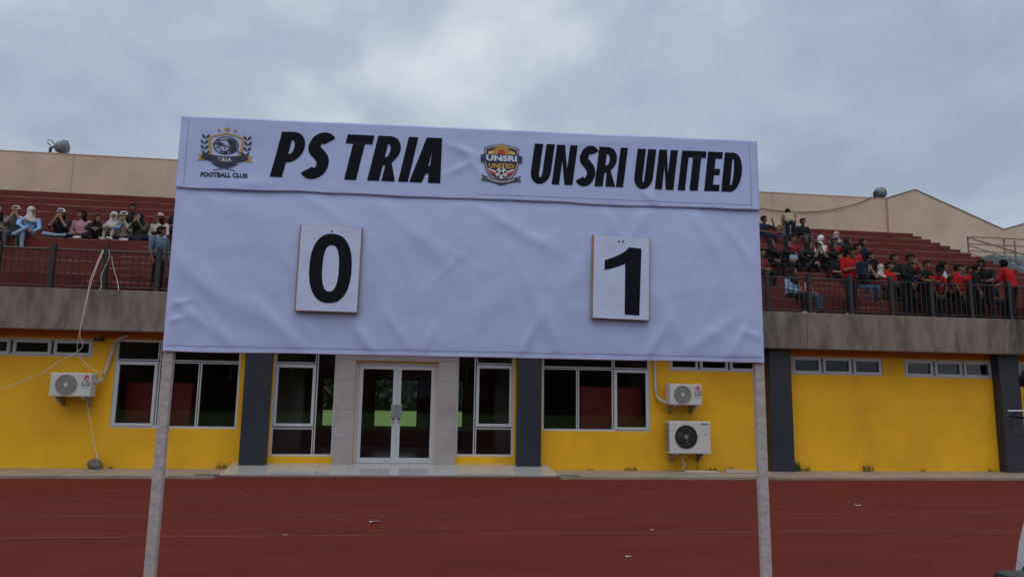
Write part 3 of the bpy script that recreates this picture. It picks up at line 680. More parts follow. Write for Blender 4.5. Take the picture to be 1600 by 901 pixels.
def shape(contours, m, name, lift=.0018, parent=head, step=.03): return lay([fill(contours)], dhead, lift, name, m, parent, step)
def label_text(s, u, v, size, m, lift, sp=1.0, bold=0, width=None, name='small_lettering', bend=None):
    me = flat_text(s, size, bold, 0, sp)
    xs = [q.co.x for q in me.vertices]; w = max(xs)-min(xs); k = (width/w) if width else 1
    for q in me.vertices:
        q.co.x = u+(q.co.x-min(xs)-w/2)*k; q.co.y = v+q.co.y
        if bend: q.co.y += bend*((q.co.x-u)/(.5*(width or w)))**2
    return lay([me], dhead, lift, name, m, head, 0)
def star(cx, cy, r): return [(cx+(r if i % 2 == 0 else r*.42)*math.sin(math.pi*i/5), cy+(r if i % 2 == 0 else r*.42)*math.cos(math.pi*i/5)) for i in range(10)]
# first crest: shield, roundel, laurels, ribbon, stars
cx, cy = .192, .874
CSX, CSY = .94, .80
def sh(pts): return [(cx+x*CSX, cy+y*CSY) for x, y in pts]
so = [(-.078,.052),(-.035,.066),(0,.076),(.035,.066),(.078,.052),(.078,.0),(.070,-.045),(.05,-.075),(0,-.105),(-.05,-.075),(-.070,-.045),(-.078,.0)]
shape([sh(so), sh([(x*.86, y*.86+.001) for x, y in so])], GOLD, 'crest_shield')
shape([sh(arc(0,.005,.056,.050,0,360,36)[:-1]), sh(arc(0,.005,.051,.0455,0,360,36)[:-1])], NAVY, 'crest_ring', .0022)
rq = random.Random(5)
tig = []
for (x, y, a, ln, w) in ((-.03,.03,10,.035,.008),(-.035,.018,-4,.045,.006),(-.01,.036,20,.03,.006),(.012,.028,-30,.04,.012),(.026,.012,-40,.05,.016),(.03,-.008,-20,.04,.014),(.016,-.018,25,.03,.010),(-.01,.004,3,.05,.005),(-.035,-.006,30,.03,.007),(-.022,-.020,-35,.03,.007),(.002,-.028,12,.034,.006),(-.005,-.012,80,.016,.006),(.04,.024,-60,.02,.006)):
    c_, s_ = math.cos(R_(a)), math.sin(R_(a))
    mid = [(x-c_*ln/2, y-s_*ln/2), (x-s_*w*.6, y+c_*w*.6), (x+c_*ln/2, y+s_*ln/2), (x+s_*w*.4, y-c_*w*.4)]
    shape([sh(mid)], NAVY, 'crest_stripe', .0024+.0001*len(tig), step=0); tig.append(1)
for bl in ([(.004,.044),(.03,.040),(.046,.016),(.046,-.012),(.03,-.034),(.012,-.026),(.022,-.004),(.012,.014)], [(-.03,-.030),(0,-.040),(.016,-.036),(-.002,-.026)], [(-.046,.016),(-.03,.022),(-.004,.012),(-.03,.010)]):
    shape([sh(bl)], NAVY, 'crest_stripe', .0040, step=0)
shape([sh(stroke([(-.062,.010),(-.02,.008),(.03,-.010),(.075,-.040)], .0045))], NAVY, 'crest_spear', .0042, step=0)
for s in (-1, 1):
    for k in range(4):
        yy = .066-.030*k; xx = s*(.098-.002*k-(0.006 if k == 0 else 0)+(-.004 if k == 3 else 0))
        for d_ in ((1, .012), (-1, .012)):
            ang = 90-s*d_[0]*32; c_, s2 = math.cos(R_(ang)), math.sin(R_(ang)); b0 = (xx, yy-.03); ln = .034
            tip = (b0[0]+c_*ln, b0[1]+s2*ln); mx_, my_ = (b0[0]+tip[0])/2, (b0[1]+tip[1])/2
            shape([sh([b0, (mx_+s2*.0062, my_-c_*.0062), tip, (mx_-s2*.0062, my_+c_*.0062)])], NAVY, 'crest_laurel_leaf', .0019+.0001*(k*2+(d_[0] > 0)), step=0)
    shape([sh([(s*.075,-.045),(s*.122,-.050),(s*.108,-.066),(s*.124,-.084),(s*.070,-.078)])], GOLD, 'crest_ribbon_end', .0021)
    shape([sh([(0, -.118), (s*.030, -.098), (s*.062, -.094), (s*.040, -.108), (s*.012, -.118)])], NAVY, 'crest_sprig', .0030+.0002*s, step=0)
    shape([sh(stroke([(s*.05,-.135),(s*-.035,-.110)], .004))], NAVY, 'crest_stem', .0034+.0002*s, step=0)
shape([sh([(-.095,-.042),(-.06,-.052),(0,-.058),(.06,-.052),(.095,-.042),(.105,-.070),(.06,-.085),(0,-.112),(-.06,-.085),(-.105,-.070)])], NAVY, 'crest_ribbon', .0044)
for x, y, r in ((0,.094,.017),(-.036,.087,.011),(.036,.087,.011)): shape([sh(star(x, y, r))], GOLD, 'crest_star', .0022, step=0)
label_text('TRIA', cx, cy-.0685, .022, WHITEP, .0060, 1.15, .0006, .058)
label_text('FOOTBALL CLUB', cx+.002, .738, .026, NAVY, .002, 1.0, .0014, .195)
# second crest
cx, cy = 1.371, .852; CSX = CSY = 1
so = [(-.076,.066),(-.04,.078),(0,.084),(.04,.078),(.076,.066),(.078,.0),(.066,-.045),(.045,-.072),(0,-.098),(-.045,-.072),(-.066,-.045),(-.078,.0)]
k_ = lambda q: sh([(x*q, y*q) for x, y in so])
shape([k_(1)], NAVY, 'crest_shield'); shape([k_(.945), k_(.915)], WHITEP, 'crest_outline', .0022); shape([k_(.88), k_(.862)], GOLD, 'crest_outline', .0022)
shape([sh([(-.060,.030),(-.058,.048),(-.03,.056),(.03,.056),(.058,.048),(.060,.030)])], GOLD, 'crest_field', .0025)
shape([sh([((.046 if i % 2 else .031)*math.cos(R_(i*7.5)), .034+(.058 if i % 2 else .040)*math.sin(R_(i*7.5))) for i in range(25)])], GOLD, 'crest_sun', .0029)
shape([sh(arc(0,.040,.017,.018,0,180,10)+[(-.017,.034),(.017,.034)])], REDP, 'crest_flame', .0033, step=0)
shape([sh([(-.090,-.004),(-.092,.030),(-.075,.036),(.075,.036),(.092,.030),(.090,-.004),(.075,.002),(-.075,.002)])], mat('blue_print', (.03, .04, .16), .5), 'crest_band', .0037)
label_text('UNSRI', cx, cy+.0065, .034, WHITEP, .0043, 1.05, .0016, .135)
label_text('UNITED', cx, cy-.026, .029, GOLD, .0026, 1.05, .0014, .112)
for s in (-1, 1):
    shape([sh([(s*.018,-.042),(s*.058,-.028),(s*.056,-.036),(s*.020,-.050)])], WHITEP, 'crest_flag', .0026, step=0)
    shape([sh([(s*.020,-.0505),(s*.056,-.0365),(s*.053,-.048),(s*.022,-.060)])], REDP, 'crest_flag', .0026, step=0)
shape([sh(arc(0,-.050,.025,.025,0,360,28)[:-1])], WHITEP, 'crest_ball', .0030, step=0)
for a in [None]+[90+72*i for i in range(5)]:
    r = .009 if a is None else .0065; ox, oy = (0, -.050) if a is None else (.0185*math.cos(R_(a)), -.050+.0185*math.sin(R_(a)))
    shape([sh([(ox+r*math.cos(R_(90+72*i)), oy+r*math.sin(R_(90+72*i))) for i in range(5)])], NAVY, 'crest_ball_patch', .0034, step=0)
shape([sh([(-.088,-.058),(-.06,-.068),(0,-.080),(.06,-.068),(.088,-.058),(.080,-.072),(.088,-.084),(.05,-.088),(0,-.104),(-.05,-.088),(-.088,-.084),(-.080,-.072)])], NAVY, 'crest_ribbon', .0038)
label_text('UNIVERSITAS SRIWIJAYA', cx, cy-.093, .0125, WHITEP, .0044, 1.0, .0003, .115, bend=.014)

# --- number cards hung on the board
def card(label, u0, u1, v0, v1, rot, digit):
    w, h = u1-u0, v1-v0; th = .015
    uc, vc = (u0+u1)/2, (v0+v1)/2
    base = BO+BU*uc-BN*(dmain(uc, vc)+.004+th); e = empty('score_card', label, 'number card', (base.x, base.y, BZ+v0), R_(-3), 'score cards hung on the board')
    e.rotation_euler = (0, R_(rot), R_(-3))
    MB().box(-w/2, w/2, .002, th, 0, h).build('plywood', WOOD, e, bevel=.002)
    # the printed sheet is slightly buckled
    nu, nv = 22, 30; v, f = [], []
    fn = lambda x, z: .002+.0022*noise.noise((x*9+u0*7, z*9, 2))+.0030*max(0, noise.noise((x*5+u0*3, z*7, 8)))*min(1, (w/2-abs(x))/.02)
    ins = .008
    for j in range(nv+1):
        for i in range(nu+1):
            x = -w/2+ins+(w-ins*1.6)*i/nu; z = .004+(h-.007)*j/nv; v.append((x, -fn(x, z), z))
    for j in range(nv):
        for i in range(nu): f.append((j*(nu+1)+i, j*(nu+1)+i+1, (j+1)*(nu+1)+i+1, (j+1)*(nu+1)+i))
    sh_ = MB().add(v, f).build('printed_sheet', PAPER, e, smooth=True)
    lay([fill(digit)], fn, .0012, 'digit', INK, e, .012, base=0)
    for dx_ in ((0,) if len(digit) > 1 else (-.012, .006)):
        x = .0+dx_+(.004 if len(digit) > 1 else 0); MB().lathe([(.001, -fn(x, h-.024)-.003), (.004, -fn(x, h-.024)-.002), (.004, 0)], (x, 0, h-.024), 'y', 10).build('nail_head', DARK, e)
w0, h0 = .262, .366
card('white number card with a black 0 hung below the first team name', .521, .783, .170, .536, .6, [supers(.008, .185, .087, .147, 56, 2.35), supers(.008, .185, .034, .098, 44, 2.5)])
one = [(.088, .314), (.033, .318)]+[(.033-.105*t, .318-.062*t**.62) for t in (.15, .35, .6, .8, 1)]+[(-.073, .212)]+[(-.073+.09*t, .212+.022*t+.01*t*t) for t in (.35, .7, 1)]+[(.018, .024), (.082, .022)]
card('white number card with a black 1 hung below the second team name', 1.762, 2.018, .168, .534, 1.2, [one])

# ------------------------------------------------------------------ people
def V(*a): return Vector(a)
class Body:
    # overlapping closed shells that a voxel remesh fuses into one surface; bones remember what each region wears
    def __init__(s): s.mb = MB(); s.b = []
    def limb(s, p0, p1, r0, r1, lab):
        p0, p1 = V(*p0), V(*p1); d = (p1-p0); pts = [p0+d*t for t in (0, .25, .5, .75, 1)]
        rs = [r0, r0*1.04+(r1-r0)*.2, r0+(r1-r0)*.45, r0+(r1-r0)*.75, r1]
        k = 12; up = V(0, 0, 1); dn = d.normalized(); a = dn.cross(up if abs(dn.z) < .95 else V(1, 0, 0)).normalized(); b = a.cross(dn)
        v = [p+(a*math.cos(2*math.pi*j/k)+b*math.sin(2*math.pi*j/k))*r for p, r in zip(pts, rs) for j in range(k)]
        f = [(i*k+j, i*k+(j+1) % k, (i+1)*k+(j+1) % k, (i+1)*k+j) for i in range(4) for j in range(k)]+[tuple(range(k))[::-1], tuple(4*k+j for j in range(k))]
        s.mb.add(v, f); s.mb.ell(p0, (r0, r0, r0), 12, 8); s.mb.ell(p1, (r1, r1, r1), 12, 8)
        s.b.append((p0, p1, r0, r1, lab))
    def loft(s, rings, lab, xdir):
        k = 16; v = []; n = len(rings)
        for i, (c, rx, ry) in enumerate(rings):
            d = (V(*rings[min(i+1, n-1)][0])-V(*rings[max(i-1, 0)][0])).normalized(); x = V(*xdir); x = (x-d*x.dot(d)).normalized(); y = d.cross(x)
            v += [V(*c)+x*(rx*math.cos(2*math.pi*j/k))+y*(ry*math.sin(2*math.pi*j/k)) for j in range(k)]
        f = [(i*k+j, i*k+(j+1) % k, (i+1)*k+(j+1) % k, (i+1)*k+j) for i in range(n-1) for j in range(k)]+[tuple(range(k))[::-1], tuple((n-1)*k+j for j in range(k))]
        s.mb.add(v, f)
        for a, b in zip(rings, rings[1:]): s.b.append((V(*a[0]), V(*b[0]), min(a[1], a[2])*1.12, min(b[1], b[2])*1.12, lab))
    def head(s, c, yaw, pitch):
        rot = Matrix.Rotation(yaw, 3, 'Z') @ Matrix.Rotation(pitch, 3, 'X'); c = V(*c)
        def fn(p):
            q = p.copy()
            if q.z < 0: q.x *= 1-.35*(-q.z/.115)**1.5; q.y = q.y*(1-.10*(-q.z/.115)) - (.012*(-q.z/.115))      # jaw and chin
            if q.y < 0: q.y *= .94
            return rot @ q
        s.mb.ell(c, (.076, .096, .115), 22, 16, fn)
        for off, r in (((0, -.094, -.018), (.014, .018, .022)), ((0, -.088, .010), (.010, .014, .026)), ((-.078, .008, -.005), (.012, .022, .032)), ((.078, .008, -.005), (.012, .022, .032)), ((0, -.086, -.058), (.024, .012, .010)), ((0, -.082, .036), (.052, .014, .012)), ((0, -.080, -.092), (.024, .016, .016))):
            s.mb.ell(c+rot @ V(*off), r, 10, 6, lambda p: rot @ p)
        s.b.append((c+rot @ V(0, 0, .04), c+rot @ V(0, 0, -.05), .09, .075, 0)); s.hc, s.hr = c, (yaw, pitch)
        s.feat = [(c+rot @ V(sx*.032, -.088, .008), .015, 5) for sx in (-1, 1)]+[(c+rot @ V(sx*.034, -.090, .034), .012, 5) for sx in (-1, 1)]+[(c+rot @ V(0, -.098, -.058), .017, 6)]
    def hand(s, w, d, side, curl=.5):
        # palm, four unequal bent fingers, thumb off the side of the palm
        w, d = V(*w), V(*d).normalized(); x = V(*side); x = (x-d*x.dot(d)).normalized(); nrm = d.cross(x)
        m = Matrix((x, d, nrm)).transposed()
        s.mb.ell(w+d*.045, (.040, .055, .018), 12, 8, lambda p: m @ p); s.b.append((w, w+d*.09, .035, .035, 0))
        for i, (ox, ln) in enumerate(((-.030, .062), (-.010, .074), (.010, .070), (.029, .054))):
            a = w+d*.088+x*ox; b = a+d*ln*.5+nrm*ln*.2*curl; c = b+d*ln*.38*(1-curl*.4)+nrm*ln*.5*curl
            for p, q, r0, r1 in ((a-d*.02, b, .0098, .0092), (b, c, .0092, .008)): s.limb(p, q, r0, r1, 0)
        t0 = w+d*.030-x*.034; t1 = t0+d*.032-x*.026+nrm*.012; t2 = t1+d*.028-x*.004+nrm*.014
        s.limb(t0, t1, .0125, .0105, 0); s.limb(t1, t2, .0105, .009, 0)
    def foot(s, a, t):
        a, t = V(*a), V(*t); d = (t-a); d.z = 0; d.normalize()
        s.limb(a-d*.045+V(0, 0, -.045), a+d*.05+V(0, 0, -.045), .040, .042, 3); s.limb(a+d*.05+V(0, 0, -.048), t, .042, .033, 3); s.limb(a, a+V(0, 0, -.04), .043, .045, 3)
    def arm(s, sh, el, wr, hd, side, curl=.5, mid=None):
        s.limb(sh, el, .062, .046, 1); s.limb(el, wr, .041, .028, 4); s.hand(wr, hd, side, curl)
    def leg(s, hp, kn, an, toe):
        s.limb(hp, kn, .088, .060, 2); s.limb(kn, an, .058, .043, 2); s.foot(an, toe)
    def torso(s, p, c, n, h, yaw=0, pitch=0, xdir=(1, 0, 0)):
        p, c, n = V(*p), V(*c), V(*n); m = p.lerp(c, .45)
        s.loft([(p+(p-c).normalized()*.05, .13, .105), (p, .165, .125), (p.lerp(c, .25), .160, .115)], 2, xdir)
        s.loft([(p.lerp(c, .05), .178, .135), (m, .163, .124), (p.lerp(c, .8), .176, .128), (c, .184, .124), (c.lerp(n, .45), .165, .095), (c.lerp(n, .80), .095, .068), (n, .058, .056)], 1, xdir)
        s.limb(c.lerp(n, .85), V(*h)+V(0, .01, -.06), .052, .050, 0); s.head(h, yaw, pitch)
    def bake(s, name, voxel=.0085, dec=.30):
        me = s.mb.mesh(name); o = link(name, me)
        r = o.modifiers.new('r', 'REMESH'); r.mode = 'VOXEL'; r.voxel_size = voxel
        sm = o.modifiers.new('s', 'SMOOTH'); sm.factor = .5; sm.iterations = 3
        if dec < 1: d = o.modifiers.new('d', 'DECIMATE'); d.ratio = dec
        out = bpy.data.meshes.new_from_object(o.evaluated_get(bpy.context.evaluated_depsgraph_get())); out.name = name
        bpy.data.objects.remove(o)
        n = len(out.polygons); cen = np.empty(n*3); out.polygons.foreach_get('center', cen); cen = cen.reshape(-1, 3)
        best = np.full(n, 1e9); lab = np.zeros(n, int)
        for p0, p1, r0, r1, lb in s.b:
            a, b = np.array(p0), np.array(p1); ab = b-a; t = np.clip(((cen-a) @ ab)/max(ab @ ab, 1e-9), 0, 1)
            dd = np.linalg.norm(cen-(a+t[:, None]*ab), axis=1)-(r0+(r1-r0)*t)
            k = dd < best; best[k] = dd[k]; lab[k] = lb
        for c, r, lb in s.feat: lab[np.linalg.norm(cen-np.array(c), axis=1) < r] = lb
        out.polygons.foreach_set('material_index', lab.astype(np.int32)); out.polygons.foreach_set('use_smooth', np.ones(n, bool))
        for i in range(7): out.materials.append(MATS['skin_tone'])
        out.update(); return out, s.hc, s.hr

SKIN = mat('skin_tone', (.25, .135, .085), .6, var=.08, scale=12)
SKIN2 = mat('skin_tone_dark', (.15, .078, .05), .6, var=.08, scale=12)
EYE = mat('eye_dark', (.02, .014, .012), .4); LIP = mat('lip', (.26, .09, .075), .5)
CLOTH = {}
def cloth(c):
    k = 'cloth_%02d_%02d_%02d' % tuple(int(x*100) for x in c)
    return mat(k, c, .9, var=.14, scale=7, bump=.3, bscale=25, spec=.2)
POSES = {}
def pose(name, fn, **kw):
    b = Body(); fn(b); POSES[name] = b.bake('body_'+name, **kw)
def lower_hang(b, y=.28, spread=.11):
    for s in (-1, 1): b.leg((s*.09, y, .085), (s*spread, -.10, .07), (s*spread*.95, -.11, -.345), (s*spread*1.1, -.25, -.40))
def lower_cross(b, y=.36):
    b.leg((-.09, y, .085), (-.29, .13, .11), (.05, .06, .075), (.16, .05, .04)); b.leg((.09, y, .085), (.29, .13, .11), (-.04, .15, .085), (-.15, .12, .05))
def lower_up(b, y=.40):
    for s in (-1, 1): b.leg((s*.09, y, .085), (s*.13, .13, .40), (s*.11, .10, .075), (s*.12, -.04, .035))
def lap(b, y, wx=.07, wz=.20, wy=.03):
    for s in (-1, 1): b.arm((s*.185, y-.01, .50), (s*.25, y-.05, .25), (s*wx, wy, wz), (-s*.5, -.7, -.25), (s*.4, 0, 1), .6)
def sit_lap(b): lower_hang(b); b.torso((0, .28, .10), (0, .27, .42), (0, .25, .575), (0, .22, .72), R_(15)); lap(b, .27)
def sit_face(b):
    lower_hang(b, spread=.13); b.torso((0, .28, .10), (0, .25, .41), (0, .21, .56), (0, .17, .70), R_(-8), R_(8))
    for s in (-1, 1): b.arm((s*.185, .24, .50), (s*.17, -.02, .32), (s*.045, .03, .57), (-s*.25, .05, 1), (s*1, 0, 0), .5)
def sit_over(b):
    b.leg((-.09, .28, .085), (-.09, -.10, .08), (-.07, -.13, -.345), (-.08, -.27, -.40)); b.leg((.09, .28, .085), (-.02, -.13, .20), (-.27, -.16, -.02), (-.38, -.20, -.06))
    b.torso((0, .28, .10), (.02, .24, .42), (.03, .20, .57), (.05, .17, .71), R_(38)); b.arm((-.165, .23, .50), (-.20, .03, .30), (.02, -.10, .17), (.6, -.5, -.3), (0, .3, 1), .6); b.arm((.205, .23, .50), (.25, .07, .26), (.12, -.12, .12), (0, -.6, -.7), (0, .3, 1), .6)
def cross_lap(b): lower_cross(b); b.torso((0, .36, .10), (0, .34, .42), (0, .31, .57), (0, .28, .71), R_(-35)); lap(b, .34, .06, .17, .13)
def cross_face(b):
    lower_cross(b); b.torso((0, .36, .10), (0, .32, .41), (0, .28, .56), (0, .24, .70), R_(5), R_(6))
    for s in (-1, 1): b.arm((s*.185, .32, .50), (s*.19, .10, .30), (s*.045, .09, .56), (-s*.25, .05, 1), (s*1, 0, 0), .5)
def knees_up(b):
    lower_up(b); b.torso((0, .40, .10), (0, .34, .41), (0, .29, .55), (0, .25, .69), R_(30))
    for s in (-1, 1): b.arm((s*.185, .33, .50), (s*.24, .14, .34), (s*.06, .04, .33), (-s*1, -.1, 0), (0, -.2, 1), .5)
def sit_raise(b):
    lower_hang(b, spread=.15); b.torso((0, .28, .10), (0, .28, .43), (0, .27, .585), (0, .25, .73), R_(35)); b.arm((-.185, .27, .51), (-.25, .16, .25), (-.12, -.04, .18), (.2, -.9, -.2), (-.4, 0, 1), .5); b.arm((.185, .27, .51), (.30, .10, .40), (.20, .06, .62), (-.3, -.1, 1), (1, 0, 0), .8)
def stand(b, lean=0):
    for s in (-1, 1): b.leg((s*.09, .02, .86), (s*.10, -.01, .47), (s*.11, .03, .09), (s*.14, -.13, .035))
def stand_rest(b):
    stand(b); b.torso((0, .02, .90), (0, .02, 1.26), (0, .02, 1.42), (0, -.01, 1.57), R_(25))
    for s in (-1, 1): b.arm((s*.19, .02, 1.36), (s*.25, .03, 1.08), (s*.24, -.06, .84), (0, -.2, -1), (0, s*-1, 0), .5)
def stand_rail(b):
    stand(b); b.torso((0, .04, .90), (0, -.02, 1.24), (0, -.06, 1.39), (0, -.11, 1.53), R_(-20), R_(10))
    for s in (-1, 1): b.arm((s*.19, -.02, 1.34), (s*.26, -.10, 1.09), (s*.16, -.30, 1.03), (-s*.5, -.8, 0), (s*.6, 0, .6), .7)
def stand_hold(b):
    stand(b); b.torso((0, .02, .90), (0, .02, 1.26), (0, .01, 1.42), (0, -.03, 1.56), R_(35), R_(12)); b.arm((-.19, .02, 1.36), (-.24, -.02, 1.08), (-.04, -.22, 1.14), (.6, -.5, .2), (0, -.2, 1), .8); b.arm((.19, .02, 1.36), (.25, .0, 1.08), (.08, -.22, 1.12), (-.6, -.5, .2), (0, -.2, 1), .8)
def bend(b):
    for s in (-1, 1): b.leg((s*.09, .06, .86), (s*.11, .0, .47), (s*.12, .05, .09), (s*.14, -.11, .035))
    b.torso((0, .06, .90), (0, -.12, 1.17), (0, -.22, 1.27), (0, -.31, 1.36), R_(10), R_(25))
    for s in (-1, 1): b.arm((s*.19, -.15, 1.22), (s*.22, -.22, .95), (s*.12, -.26, .70), (0, -.3, -1), (0, -s, 0), .5)
for nm, fn in (('sit_lap', sit_lap), ('sit_face', sit_face), ('sit_over', sit_over), ('cross_lap', cross_lap), ('cross_face', cross_face), ('knees_up', knees_up), ('sit_raise', sit_raise), ('stand_rest', stand_rest), ('stand_rail', stand_rail), ('stand_hold', stand_hold), ('bend', bend)):
    pose(nm, fn)
# headwear, modelled round a head centred on the origin and facing -Y
HW = {}
def nz(sc, am): return lambda p: p*(1+am*noise.noise(p*sc))
def short_hair():
    m = MB(); m.ell((0, .022, .024), (.090, .098, .112), 22, 14, nz(38, .10)); m.ell((0, -.052, .082), (.066, .048, .034), 14, 8, nz(50, .2)); return m
def long_hair():
    m = short_hair(); v = []
    prof = [(.05, .090, .070, .025), (-.05, .096, .070, .040), (-.15, .100, .055, .060), (-.24, .085, .045, .075), (-.30, .05, .03, .085)]
    k = 16
    for z, rx, ry, oy in prof: v += [(rx*math.cos(2*math.pi*j/k)*(1+.05*noise.noise((j, z*9, 1))), oy+ry*math.sin(2*math.pi*j/k), z) for j in range(k)]
    return m.add(v, [(i*k+j, i*k+(j+1) % k, (i+1)*k+(j+1) % k, (i+1)*k+j) for i in range(4) for j in range(k)]+[tuple(range(k))[::-1], tuple(4*k+j for j in range(k))])
def hijab():
    m = MB(); m.ell((0, .018, .016), (.096, .098, .124), 24, 16, nz(20, .03)); v = []; k = 20
    prof = [(-.03, .088, .085, .010), (-.09, .088, .082, .012), (-.15, .125, .095, .02), (-.20, .175, .12, .03), (-.26, .17, .135, .02), (-.30, .12, .13, -.01)]
    for z, rx, ry, oy in prof: v += [(rx*math.cos(2*math.pi*j/k), oy+ry*math.sin(2*math.pi*j/k)*(1+.08*noise.noise((j*.9, z*12, 4))), z+.015*math.sin(j*1.3)) for j in range(k)]
    return m.add(v, [(i*k+j, i*k+(j+1) % k, (i+1)*k+(j+1) % k, (i+1)*k+j) for i in range(5) for j in range(k)]+[tuple(range(k))[::-1], tuple(5*k+j for j in range(k))])
def cap_shell():
    m = MB(); m.lathe([(.001, .145), (.05, .138), (.083, .108), (.096, .062), (.099, .045), (.094, .045)], (0, .012, 0), 'z', 24)
    br = []
    for i in range(13):
        a = R_(200+140*i/12); br.append((math.cos(a), math.sin(a)))
    v = [(x*.095, .012+y*.097, .050) for x, y in br]+[(x*.098, .012+y*.165, .038) for x, y in br]+[(x*.095, .012+y*.097, .060) for x, y in br]+[(x*.098, .012+y*.165, .046) for x, y in br]
    n = 13; f = [(i, i+1, n+i+1, n+i) for i in range(12)]+[(2*n+i, 3*n+i, 3*n+i+1, 2*n+i+1) for i in range(12)]+[(n+i, n+i+1, 3*n+i+1, 3*n+i) for i in range(12)]
    return m.add(v, f)
def hoodie():
    m = MB(); m.ell((0, .024, .020), (.104, .104, .128), 24, 16, nz(18, .05)); m.ell((0, .05, -.14), (.14, .10, .07), 16, 10, nz(14, .08)); return m
for k_n, fn in (('short_hair', short_hair), ('long_hair', long_hair), ('hijab', hijab), ('cap', cap_shell), ('hood', hoodie)):
    HW[k_n] = fn().mesh(k_n)
    for p in HW[k_n].polygons: p.use_smooth = True
HAIR = mat('black_hair', (.009, .007, .006), .85, var=.3, scale=20, spec=.15)
BLK, NVY, RED, WHT, DEN, LDEN = (.014, .014, .016), (.016, .022, .045), (.38, .011, .014), (.62, .62, .66), (.06, .10, .18), (.22, .32, .44)
GRY, OLV, CRM, KHK, PNK, LBL, BRN = (.10, .10, .11), (.055, .065, .045), (.50, .45, .38), (.33, .28, .20), (.42, .22, .28), (.22, .42, .70), (.16, .11, .09)
def person(label, pos, ps, shirt, trousers, heads, rz=0, scale=.92, sleeve='short', shoes=(.03, .03, .035), skin=SKIN, group='spectators on the red terraces', extra=None):
    me, hc, hr = POSES[ps]
    e = empty('person', label, 'person', pos, R_(rz), group); e.scale = (scale*1.10, scale*1.08, scale*1.04) if ps != 'near' else (1, 1, 1)
    b = link('body', me, e)
    ms = [skin, cloth(shirt), cloth(trousers), cloth(shoes), skin if sleeve == 'short' else cloth(shirt), EYE, LIP]
    for sl, m_ in zip(b.material_slots, ms): sl.link = 'OBJECT'; sl.material = m_
    for h in heads:
        kind, c = h
        m_ = HAIR if c is None else cloth(c)
        o = bpy.data.objects.new(kind, HW[kind]); col.objects.link(o); o.parent = b; o.location = hc; o.rotation_euler = (hr[1], 0, hr[0])
        if not HW[kind].materials: HW[kind].materials.append(HAIR)
        o.material_slots[0].link = 'OBJECT'; o.material_slots[0].material = m_
    if extra: extra(b)
    return e
SH, LH, HJ, CP, HD = 'short_hair', 'long_hair', 'hijab', 'cap', 'hood'
def seat(n, x): return (x, RY(n), RZ(n)+.004)
def bag(u, v, w, s, c):
    def fn(b): B(u-s[0]/2, u+s[0]/2, v-s[1]/2, v+s[1]/2, w-s[2]/2, w+s[2]/2).build('bag', cloth(c), b, bevel=.03)
    return fn
def side_panel(b):
    pass
P = person
# terrace end behind the hanging cables
P('person in cream knit top and black headscarf at the end of the seated row', seat(3, -10.2), 'sit_lap', CRM, BLK, [(HJ, BLK)], 30, sleeve='long')
P('person in cream cap and dark grey tee with hands at the mouth', seat(3, -9.85), 'sit_face', GRY, GRY, [(SH, None), (CP, CRM)], 20)
P('person in pale grey headscarf and light blue shirt with crossed jeans', seat(3, -9.52), 'sit_over', LBL, LDEN, [(HJ, (.48, .46, .45))], 25, sleeve='long')
P('person in white cap and black top cross-legged in pale jeans', seat(3, -8.86), 'cross_face', BLK, LDEN, [(LH, None), (CP, WHT)], 5)
P('person with long black hair in a pink shirt and dark jacket', seat(3, -8.45), 'cross_lap', PNK, BLK, [(LH, None)], -10, sleeve='long', shoes=WHT)
P('person in black with dark hair half behind the grey headscarf', seat(3, -7.95), 'knees_up', BLK, BLK, [(LH, None)], 10, .82, 'long')
P('person in grey headscarf and blue sweatshirt hugging beige trousered knees', seat(3, -7.70), 'knees_up', (.18, .28, .45), (.42, .36, .27), [(HJ, (.45, .44, .47))], -20, .92, 'long', WHT)
P('person in white cap and beige top beside the olive jacket', seat(3, -7.34), 'cross_face', (.42, .36, .28), BLK, [(LH, None), (CP, WHT)], 10, sleeve='long', shoes=WHT)
P('person in black shirt with short hair on the row behind the white cap', seat(4, -7.50), 'sit_lap', BLK, GRY, [(SH, None)], 5, skin=SKIN2)
P('person in black headscarf and olive jacket with hands at the face', seat(3, -7.03), 'cross_face', OLV, NVY, [(HJ, BLK)], -8, sleeve='long')
P('person in pink cap and cream top with black crossbody bag', seat(3, -6.60), 'cross_lap', CRM, LDEN, [(LH, None), (CP, (.52, .33, .34))], -15, sleeve='long', extra=bag(.0, .18, .26, (.20, .07, .11), BLK))
P('person in black top on the row behind the pink cap', seat(4, -6.5), 'sit_lap', BLK, NVY, [(LH, None)], -30)
P('person in blue grey shirt standing low behind the railing next to the scoreboard', (-5.35, .02, 3.62), 'stand_rest', (.10, .15, .21), BLK, [(SH, None)], 60, .84, skin=SKIN2)
# top rows before the beige wall
P('person in navy shirt on the top rows raising a hand to the mouth', seat(7, 11.9), 'sit_raise', NVY, NVY, [(SH, None)], 15, .92, skin=SKIN2)
P('person in brown shirt and blue jeans seated behind the bending one', seat(7, 12.58), 'sit_lap', BRN, DEN, [(SH, None)], 10, .9, skin=SKIN2)
P('person in khaki tee standing bent over on the upper rows', (12.22, 6.15, RZ(6)+.004), 'bend', KHK, NVY, [(SH, None)], 165, .86)
P('person in black jacket seated with folded hands under the beige wall', seat(7, 13.25), 'sit_lap', BLK, GRY, [(SH, None)], 5, .9, 'long', skin=SKIN2)
